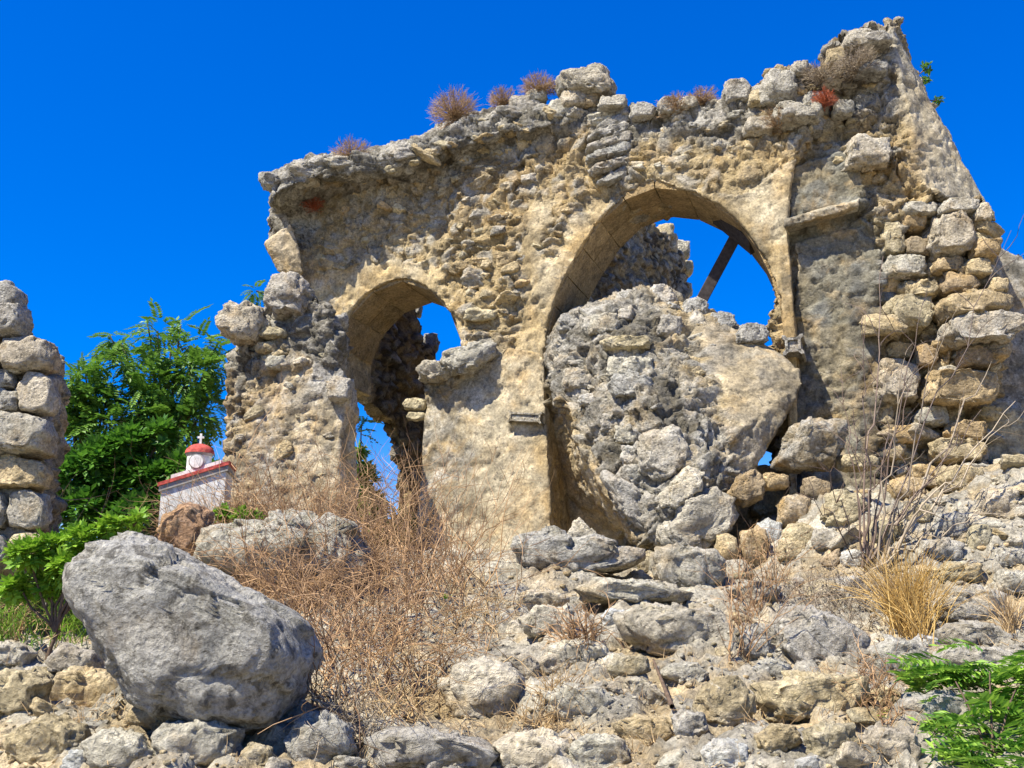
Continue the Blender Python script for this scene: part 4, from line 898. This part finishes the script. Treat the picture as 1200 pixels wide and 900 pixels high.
brush('dry_bush', 'low grey brown scrub under the bare shrub', 'bush', [(1000, 715, 60), (960, 700, 40), (1030, 700, 40)], M_GREYTWIG, 260, .12, .4, .0036, 11, .8, .6, .04, 6, 3, G1)
brush('dry_bush', 'reddish dry stalks left of the smooth grey boulder', 'bush', [(880, 720, 16), (905, 705, 14), (870, 770, 20)], M_TWIG, 60, .25, .7, .0038, 12, .35, .4, 0, 7, 3, G1)
brush('dry_bush', 'dry grass below the left wall end', 'bush', [(30, 735, 60), (60, 720, 40), (0, 740, 30)], M_STRAW, 300, .15, .5, .004, 13, .5, .5, .04, 7, 1, G1)
brush('dry_bush', 'tall brown stalks before the left wall end', 'bush', [(20, 700, 14), (55, 700, 12)], M_TWIG, 26, .8, 1.25, .005, 14, .1, .2, 0, 8, 2, G1)
brush('dry_bush', 'brown brush between the smooth boulder and the fronds', 'bush', [(1020, 800, 20), (1030, 840, 20)], M_TWIG, 70, .1, .3, .0032, 15, .8, .6, .06, 6, 2, G1)
brush('dry_bush', 'dry grey brush at the bottom left of the brush bank', 'bush', [(415, 880, 20), (400, 850, 20)], M_GREYTWIG, 90, .12, .35, .0034, 16, .8, .6, .05, 6, 2, G1)
# bare shrub and saplings on the right
def bare_shrub(name, label, px, py, targets, mat, r0, seed, cat='shrub'):
    p, n = hit(BG, px, py); B = np.array(p[:]); r = np.random.default_rng(seed); root = empty(name, B, label, cat)
    tb = []
    for (tx, ty, dY, rr) in targets:
        T = at(tx, ty, B[1] + dY); b0 = B + r.normal(0, .03, 3) * np.array([1, 1, .2]); K = 12; pts = np.array([b0 + (T - b0) * t + np.array([0, 0, .12 * math.sin(t * math.pi) * r.uniform(-.5, 1)]) for t in np.linspace(0, 1, K)])
        pts[1:-1] += r.normal(0, .015, (K - 2, 3)); d = norm(np.gradient(pts, axis=0)); a = norm(np.cross(d, [.2, 1, .1])); b = np.cross(d, a); tt = np.linspace(1, .25, K)[:, None] * rr
        V = np.stack([pts + (a * math.cos(2 * math.pi * s / 5) + b * math.sin(2 * math.pi * s / 5)) * tt for s in range(5)], 1).reshape(-1, 3)
        bi = (np.arange(K - 1)[:, None] * 5); s = np.arange(5)[None]; q = np.stack([bi + s, bi + (s + 1) % 5, bi + (s + 1) % 5 + 5, bi + s + 5], -1).reshape(-1, 4)
        under(mesh_obj('branch', V, q, mat, None, True, ('leaf', np.full(len(V), r.uniform(.1, .9)))), root)
        ks = r.integers(3, K, 9); L_ = r.uniform(.12, .5, 9) * np.linalg.norm(T - b0) * .45; tb.append((pts[ks], d[ks] + r.normal(0, .55, (9, 3)), L_))
    v, q, a, *_ = stems_mesh(np.concatenate([t[0] for t in tb]), np.concatenate([t[1] for t in tb]), np.concatenate([t[2] for t in tb]), np.full(9 * len(tb), .0042), 6, .4, 0, seed, .3)
    tag(under(mesh_obj('twigs', v, q, mat, None, True, ('leaf', a)), root), kind='stuff')
bare_shrub('bare_shrub', 'bare grey shrub with long pale branches reaching right in front of the pier', 1028, 668, [(1155, 440, .2, .016), (1175, 500, -.2, .011), (1190, 470, .1, .012), (1100, 400, .0, .010), (1060, 420, -.3, .010), (1130, 560, -.4, .014), (1195, 590, -.3, .009)], M_GREYTWIG, .02, 21)
bare_shrub('bare_shrub', 'dark leafless shrub with upright stems among the heaped stones', 1015, 665, [(1035, 300, .3, .009), (1010, 380, 0, .008), (1070, 440, -.2, .010), (985, 430, .1, .007), (960, 540, -.3, .007), (1000, 480, .1, .009), (1042, 500, -.1, .012), (925, 570, -.4, .006), (1150, 480, 0, .009), (1185, 270, .5, .008), (1080, 360, .1, .008), (1120, 520, -.1, .012)], M_DARKTWIG, .02, 22)
bare_shrub('bare_sapling', 'thin dry stalk standing left of the heap', 862, 705, [(878, 620, 0, .006), (890, 650, 0, .005), (845, 660, 0, .004)], M_TWIG, .01, 23, 'sapling')
# cushion shrubs along the wall tops
def cushion(px, py, rx, ry, d, label, n=420, plane=W, mat=M_CUSH):
    c = plane.pt(px, py + ry * .7, d); k = c[1] / F; r = np.random.default_rng(int(px))
    B = c + r.normal(0, .02, (n, 3)); dd = r.normal(0, 1, (n, 3)); dd[:, 2] = np.abs(dd[:, 2]) * .8 + .05; dd = norm(dd)
    L_ = np.hypot(dd[:, 0], dd[:, 1]) * rx * k + dd[:, 2] * ry * 1.5 * k; L_ = L_ * r.uniform(.7, 1.05, n)
    v, q, a, P, DD = stems_mesh(B, dd, L_, np.full(n, .0032), 4, .3, 0, int(px)); parts = [(v, q, a)]
    for b in range(3):
        v, q, a, *_ = stems_mesh(P[:, 3], DD[:, 3] + r.normal(0, .6, (n, 3)), L_ * .3, np.full(n, .0024), 2, .3, 0, int(px) + b); parts.append((v, q, a))
    V, Q, A_ = merge(parts); o = mesh_obj('cushion_shrub', V - c, Q, mat, None, True, ('leaf', A_)); o.location = tuple(c); tag(o, label, 'shrub', 'dry cushion shrubs on the wall tops')
cushion(533, 124, 27, 20, .15, 'largest round purple brown cushion shrub on the wall top')
cushion(590, 114, 17, 12, .05, 'small cushion shrub right of the largest one on the wall top', 260)
cushion(632, 100, 22, 11, 0, 'flat cushion shrub left of the topmost stones', 300)
cushion(792, 122, 19, 12, 0, 'cushion shrub above the crown of the larger arch', 260)
cushion(822, 113, 18, 12, -.1, 'rounder cushion shrub just right of the one above the arch crown', 260)
cushion(412, 176, 22, 14, .35, 'sparse reddish shrub on the left end of the wall top', 260)
cushion(962, 88, 24, 10, .0, 'dry grey shrub in the hollow of the pier top', 260, W, M_GREYTWIG)
cushion(1005, 72, 26, 14, .0, 'grey cushion shrub under the highest stones', 300, W, M_GREYTWIG)
cushion(912, 138, 18, 12, .05, 'small rusty shrub below the big stone on the wall top', 200)

M_RUST = leafy('rust_leaf', (.22, .05, .02), (.50, .14, .06), .1)
cushion(966, 114, 13, 9, .05, 'small rust red plant among the stones of the pier top', 200, W, M_RUST)
cushion(368, 236, 10, 10, .1, 'small rust red tuft on the shaded left end of the wall', 120, W, M_RUST)
# pinnate leaves
def frond_proto(n_pairs=8, L_=1., leaf=.30, wid=.085, droop=.25, seed=0):
    r = np.random.default_rng(seed); V, Q, A_ = [], [], []
    def quad(a, b, w_, up):      # leaflet of four faces, folded on its midrib
        d = b - a; s = norm(np.cross(d, up)); k = len(V); m_ = a + d * .45; up_ = up * w_ * .35
        V.extend([a, m_ + s * w_ + up_, b, m_ - s * w_ + up_, m_]); Q.extend([(k, k + 1, k + 4, k + 4), (k + 1, k + 2, k + 4, k + 4), (k + 2, k + 3, k + 4, k + 4), (k + 3, k, k + 4, k + 4)]); A_.extend([r.uniform(0, 1)] * 5)
    z = np.array([0, 0, 1.]); P = lambda t: np.array([0, t * L_, -droop * L_ * t * t])
    for i in range(n_pairs):
        t = .12 + .85 * i / n_pairs; p = P(t); s = leaf * L_ * (1 - .45 * abs(t - .4))
        for sg in (-1, 1): quad(p, p + np.array([sg * s, s * .45, -.25 * s + r.normal(0, .02)]), wid * L_, norm(z + r.normal(0, .25, 3)))
    quad(P(.97), P(1.) + np.array([0, .22 * L_, -.1 * L_]), wid * L_, z)
    k = len(V)
    for t in (0, .5, 1.): p = P(t); V.extend([p + [.008 * L_, 0, 0], p - [.008 * L_, 0, 0]]); A_.extend([.2, .2])
    Q.extend([(k, k + 1, k + 3, k + 2), (k + 2, k + 3, k + 5, k + 4)])
    return np.array(V), np.array(Q), np.array(A_)
def broad_proto(seed=0, n=7):
    r = np.random.default_rng(seed); V, Q, A_ = [], [], []
    for i in range(n):
        a = 2 * math.pi * i / n + r.uniform(-.4, .4); el = r.uniform(-.3, .9); d = np.array([math.cos(a) * math.cos(el), math.sin(a) * math.cos(el), math.sin(el)]); L_ = r.uniform(.5, .95); k = len(V)
        s = norm(np.cross(d, [0, 0, 1.])); m_ = d * L_ * .5; b = d * L_ + np.array([0, 0, -.12])
        V.extend([d * .08, m_ + s * .19, b, m_ - s * .19, m_ + np.array([0, 0, -.05])]); Q.extend([(k, k + 1, k + 4, k + 4), (k + 1, k + 2, k + 4, k + 4), (k + 2, k + 3, k + 4, k + 4), (k + 3, k, k + 4, k + 4)]); A_.extend([r.uniform(0, 1)] * 5)
    return np.array(V), np.array(Q), np.array(A_)
def tri(Q):
    """quads with a repeated last index become triangles"""
    t = [q[:3] for q in Q if q[2] == q[3]] ; u = [q for q in Q if q[2] != q[3]]
    return np.array(t + [x for q in u for x in (q[[0, 1, 2]], q[[0, 2, 3]])])
FR = [frond_proto(7 + i % 3, 1., .30, .07, .2 + .12 * i, i) for i in range(5)]; FR = [(v, tri(q), a) for v, q, a in FR]
BRO = [broad_proto(i) for i in range(5)]; BRO = [(v, tri(q), a) for v, q, a in BRO]
def crown(protos, C_, dirs, S, seed):
    r = np.random.default_rng(seed); parts = []
    for c, d, s in zip(C_, dirs, S):
        y = d / (np.linalg.norm(d) + 1e-9); x = norm(np.cross(y, [0, 0, 1.]) + r.normal(0, .15, 3)); z = np.cross(x, y); z *= 1
        v, q, a = protos[r.integers(len(protos))]; parts.append((v @ (np.stack([x, y, z]) * s) + c, q, np.clip(a * .7 + r.uniform(0, .3), 0, 1)))
    return merge(parts)
def tube(name, pts, r0, r1, mat, root, sides=6):
    pts = np.array(pts); K = len(pts); d = norm(np.gradient(pts, axis=0)); a = norm(np.cross(d, [.2, 1, .1])); b = np.cross(d, a); tt = np.linspace(r0, r1, K)[:, None]
    V = np.stack([pts + (a * math.cos(2 * math.pi * s / sides) + b * math.sin(2 * math.pi * s / sides)) * tt for s in range(sides)], 1).reshape(-1, 3)
    bi = (np.arange(K - 1)[:, None] * sides); s = np.arange(sides)[None]; q = np.stack([bi + s, bi + (s + 1) % sides, bi + (s + 1) % sides + sides, bi + s + sides], -1).reshape(-1, 4)
    return under(mesh_obj(name, V, q, mat, None, True), root)
def tree(name, label, bx, Yd, clumps, protos, mat, n, s0, s1, seed, zb=None, cat='tree', trunk=.07):
    r = np.random.default_rng(seed); xb = at(bx, 600, Yd)[0]; zb = float(terrain_z(np.array([xb]), np.array([Yd]))[0]) if zb is None else zb; B = np.array([xb, Yd, zb - .1])
    root = empty(name, B, label, cat); k = Yd / F; cl = [(at(x, y, Yd + r.uniform(-.5, .5) * rad * k), rad * k, yf) for x, y, rad, yf in [(c[0], c[1], c[2], c[3] if len(c) > 3 else 1.) for c in clumps]]
    mid = np.mean([c[0] for c in cl], 0); fork = B + (mid - B) * .45; tp = [B + (fork - B) * t + r.normal(0, .02, 3) for t in np.linspace(0, 1, 6)]
    tube('trunk', tp, trunk, trunk * .7, M_BARK, root)
    for c, rad, _ in cl:
        tube('limb', [fork + (c - fork) * t + np.array([0, 0, .15 * math.sin(3.1 * t)]) * np.linalg.norm(c - fork) * .4 + r.normal(0, .015, 3) * (0 < t < 1) for t in np.linspace(0, 1, 7)], trunk * .5, .008, M_BARK, root)
    wts = np.array([c[1] ** 2 for c in cl]); wts /= wts.sum(); C_, D_ = [], []
    for i in range(n):
        c, rad, yf = cl[r.choice(len(cl), p=wts)]; d = norm(r.normal(0, 1, 3)); q = rad * r.uniform(.35, 1.) ** .6; C_.append(c + d * q * np.array([1, 1.1, .85]) * .8); dd = d + np.array([0, 0, -.15]); D_.append(dd)
    V, Q, A_ = crown(protos, C_, D_, r.uniform(s0, s1, n), seed)
    under(mesh_obj('crown', V, Q, mat, None, False, ('leaf', A_)), root); return root
tree('feathery_tree', 'tall feathery green tree behind the shrine, with a spreading top', 190, 13., [(140, 398, 17), (152, 425, 20), (185, 388, 20), (200, 410, 24), (232, 405, 20), (225, 440, 30), (180, 450, 30), (165, 480, 30), (240, 480, 30), (210, 500, 35), (250, 430, 16), (205, 470, 30), (128, 392, 6), (172, 376, 8), (212, 382, 8), (252, 408, 8)], FR, M_PINN, 600, .20, .36, 31)
tree('feathery_tree', 'shorter feathery tree between the left wall end and the tall one', 100, 12.6, [(95, 450, 24), (112, 470, 26), (85, 480, 28), (125, 500, 30), (80, 520, 30), (130, 450, 12), (82, 440, 8), (100, 432, 8)], FR, M_PINN, 460, .20, .34, 32)
tree('dark_tree', 'dark broad leaved tree low behind the left wall end', 120, 12.0, [(85, 560, 38), (120, 545, 42), (150, 570, 42), (100, 600, 42), (180, 560, 36), (160, 610, 42), (200, 590, 36), (150, 525, 34), (215, 550, 28), (190, 510, 26), (240, 560, 26)], BRO, M_BROAD, 2300, .10, .19, 33)
tree('green_bush', 'yellow green leafy bush beside the left wall end', 70, 6.9, [(30, 650, 26), (60, 640, 26), (95, 632, 24), (130, 618, 20), (80, 665, 30), (120, 650, 24), (20, 690, 22), (60, 685, 26), (160, 612, 16), (100, 670, 20)], BRO, M_BUSH, 900, .05, .10, 34, None, 'bush', .02)
tree('green_bush', 'green bush seen through the foot of the smaller arch', 428, 13.2, [(425, 560, 22), (432, 595, 26), (445, 630, 26), (420, 530, 12), (470, 620, 24)], BRO, M_FERN, 620, .10, .18, 35, None, 'bush', .03)
tree('feathery_sapling', 'thin sapling tip in the sky of the smaller arch', 420, 12.4, [(424, 497, 9), (415, 510, 8)], FR, M_PINN, 14, .18, .26, 36, None, 'sapling', .015)
tree('leafy_sprig', 'green sprig growing out left of the pier top boulder', 318, 10.3, [(300, 341, 9), (312, 338, 6)], FR, M_PINN, 12, .14, .2, 37, at(322, 350, 10.3)[2], 'plant', .006)
tree('green_bush', 'small green bush at the foot of the left pier', 275, 8.4, [(262, 602, 10), (285, 606, 12), (300, 610, 9)], BRO, M_BUSH, 110, .05, .10, 38, None, 'bush', .01)
tree('small_weed', 'small green weed among the dry stalks at the pier foot', 525, 7.2, [(522, 706, 9), (512, 712, 7)], BRO, M_BUSH, 26, .05, .08, 39, None, 'plant', .006)
tree('leafy_sprig', 'dark sprig on the far side of the pier top', 1084, 10.6, [(1085, 80, 8), (1084, 92, 7), (1098, 118, 7)], BRO, M_PINN, 34, .05, .08, 40, at(1090, 130, 10.6)[2], 'plant', .006)
# green fronds bottom right: each frond a part
fp = at(1165, 905, 4.1); plant = empty('fern_like_plant', fp, 'bright green plant with feathery fronds in the bottom right corner', 'plant')
FM = []
for i in range(6):
    v, q, a = frond_proto(10, 1., .27, .048, .35 + .06 * i, 50 + i); o = mesh_obj('frond', v, tri(q), M_FERN, None, False, ('leaf', a)); FM.append(o.data); bpy.data.objects.remove(o)
r = np.random.default_rng(77)
tips = [(1075, 775), (1060, 790), (1095, 790), (1120, 775), (1150, 780), (1185, 770), (1200, 790), (1110, 805), (1140, 805), (1170, 800), (1195, 820), (1080, 812), (1125, 830), (1155, 830), (1190, 845), (1110, 850), (1140, 860), (1175, 870), (1105, 880), (1130, 890), (1160, 895), (1200, 890), (1090, 840), (1210, 760), (1050, 778), (1100, 770), (1135, 790), (1165, 785), (1210, 860), (1120, 868)] * 5
for i, (x, y) in enumerate(tips):
    x += r.uniform(-16, 16); y += r.uniform(-10, 10); yd = 4.55 - .6 * max(0, min(1, (y - 790) / 90)) + r.uniform(-.12, .12); b = at(min(x + r.uniform(20, 75), 1230), y + r.uniform(-5, 40), yd + .05); t = at(x, y, yd - r.uniform(0, .1)); d = Vector(t - b); L_ = min(max(d.length, .16) * r.uniform(.8, 1.1), .36); d += Vector(r.normal(0, .12, 3)) * L_
    o = bpy.data.objects.new('frond', FM[i % 6]); COL.objects.link(o); d.z += .25 * L_; y_ = d.normalized(); x_ = (y_.cross(Vector((0, 0, 1))).normalized() + Vector(r.normal(0, .35, 3))); x_ = (x_ - y_ * x_.dot(y_)).normalized(); z_ = x_.cross(y_)
    o.matrix_world = Matrix.Translation(b) @ Matrix((x_, y_, z_)).transposed().to_4x4() @ Matrix.Scale(L_, 4); M_ = o.matrix_world.copy(); o.parent = plant; o.matrix_parent_inverse = Matrix.Translation(plant.location).inverted()
for x, y in ((1120, 800), (1160, 790), (1190, 810), (1150, 850), (1120, 870), (1180, 880)):
    tube('stem', [fp + (at(x, y, 4.25) - fp) * t + np.array([0, 0, .03 * math.sin(3 * t)]) for t in np.linspace(0, 1, 6)], .006, .003, M_BARK, plant)
# dry stick lying on the slope
b = hit(BG, 788, 842)[0]; e = hit(BG, 766, 785)[0]
st = empty('dry_stick', b, 'dry stick lying beside the pale wedge shaped stone', 'stick'); tube('stem', [np.array(b) + (np.array(e) - np.array(b)) * t + np.array([0, 0, .05]) for t in np.linspace(0, 1, 5)], .012, .006, M_BARK, st)
# scattered short dry grass over the slope
r = np.random.default_rng(5); Bp = []
for x, y in sample_poly([(0, 730), (90, 760), (400, 700), (560, 690), (1200, 650), (1200, 900), (0, 900)], 1500, 12, 6):
    p, n = hit(BG, x, y)
    if p is None or vnoise(np.array([[x / 60, y / 40, 0.]]), 3)[0] < .05: continue
    for _ in range(5): Bp.append(np.array(p[:]) + r.normal(0, .02, 3) * np.array([1, 1, 0]))
Bp = np.array(Bp); n = len(Bp); d = np.stack([r.normal(0, .7, n), r.normal(0, .7, n), np.ones(n)], 1)
v, q, a, *_ = stems_mesh(Bp, d, r.uniform(.03, .12, n), np.full(n, .002), 3, .5, .1, 6); tag(mesh_obj('dry_grass', v, q, M_STRAW, None, True, ('leaf', a)), kind='stuff')
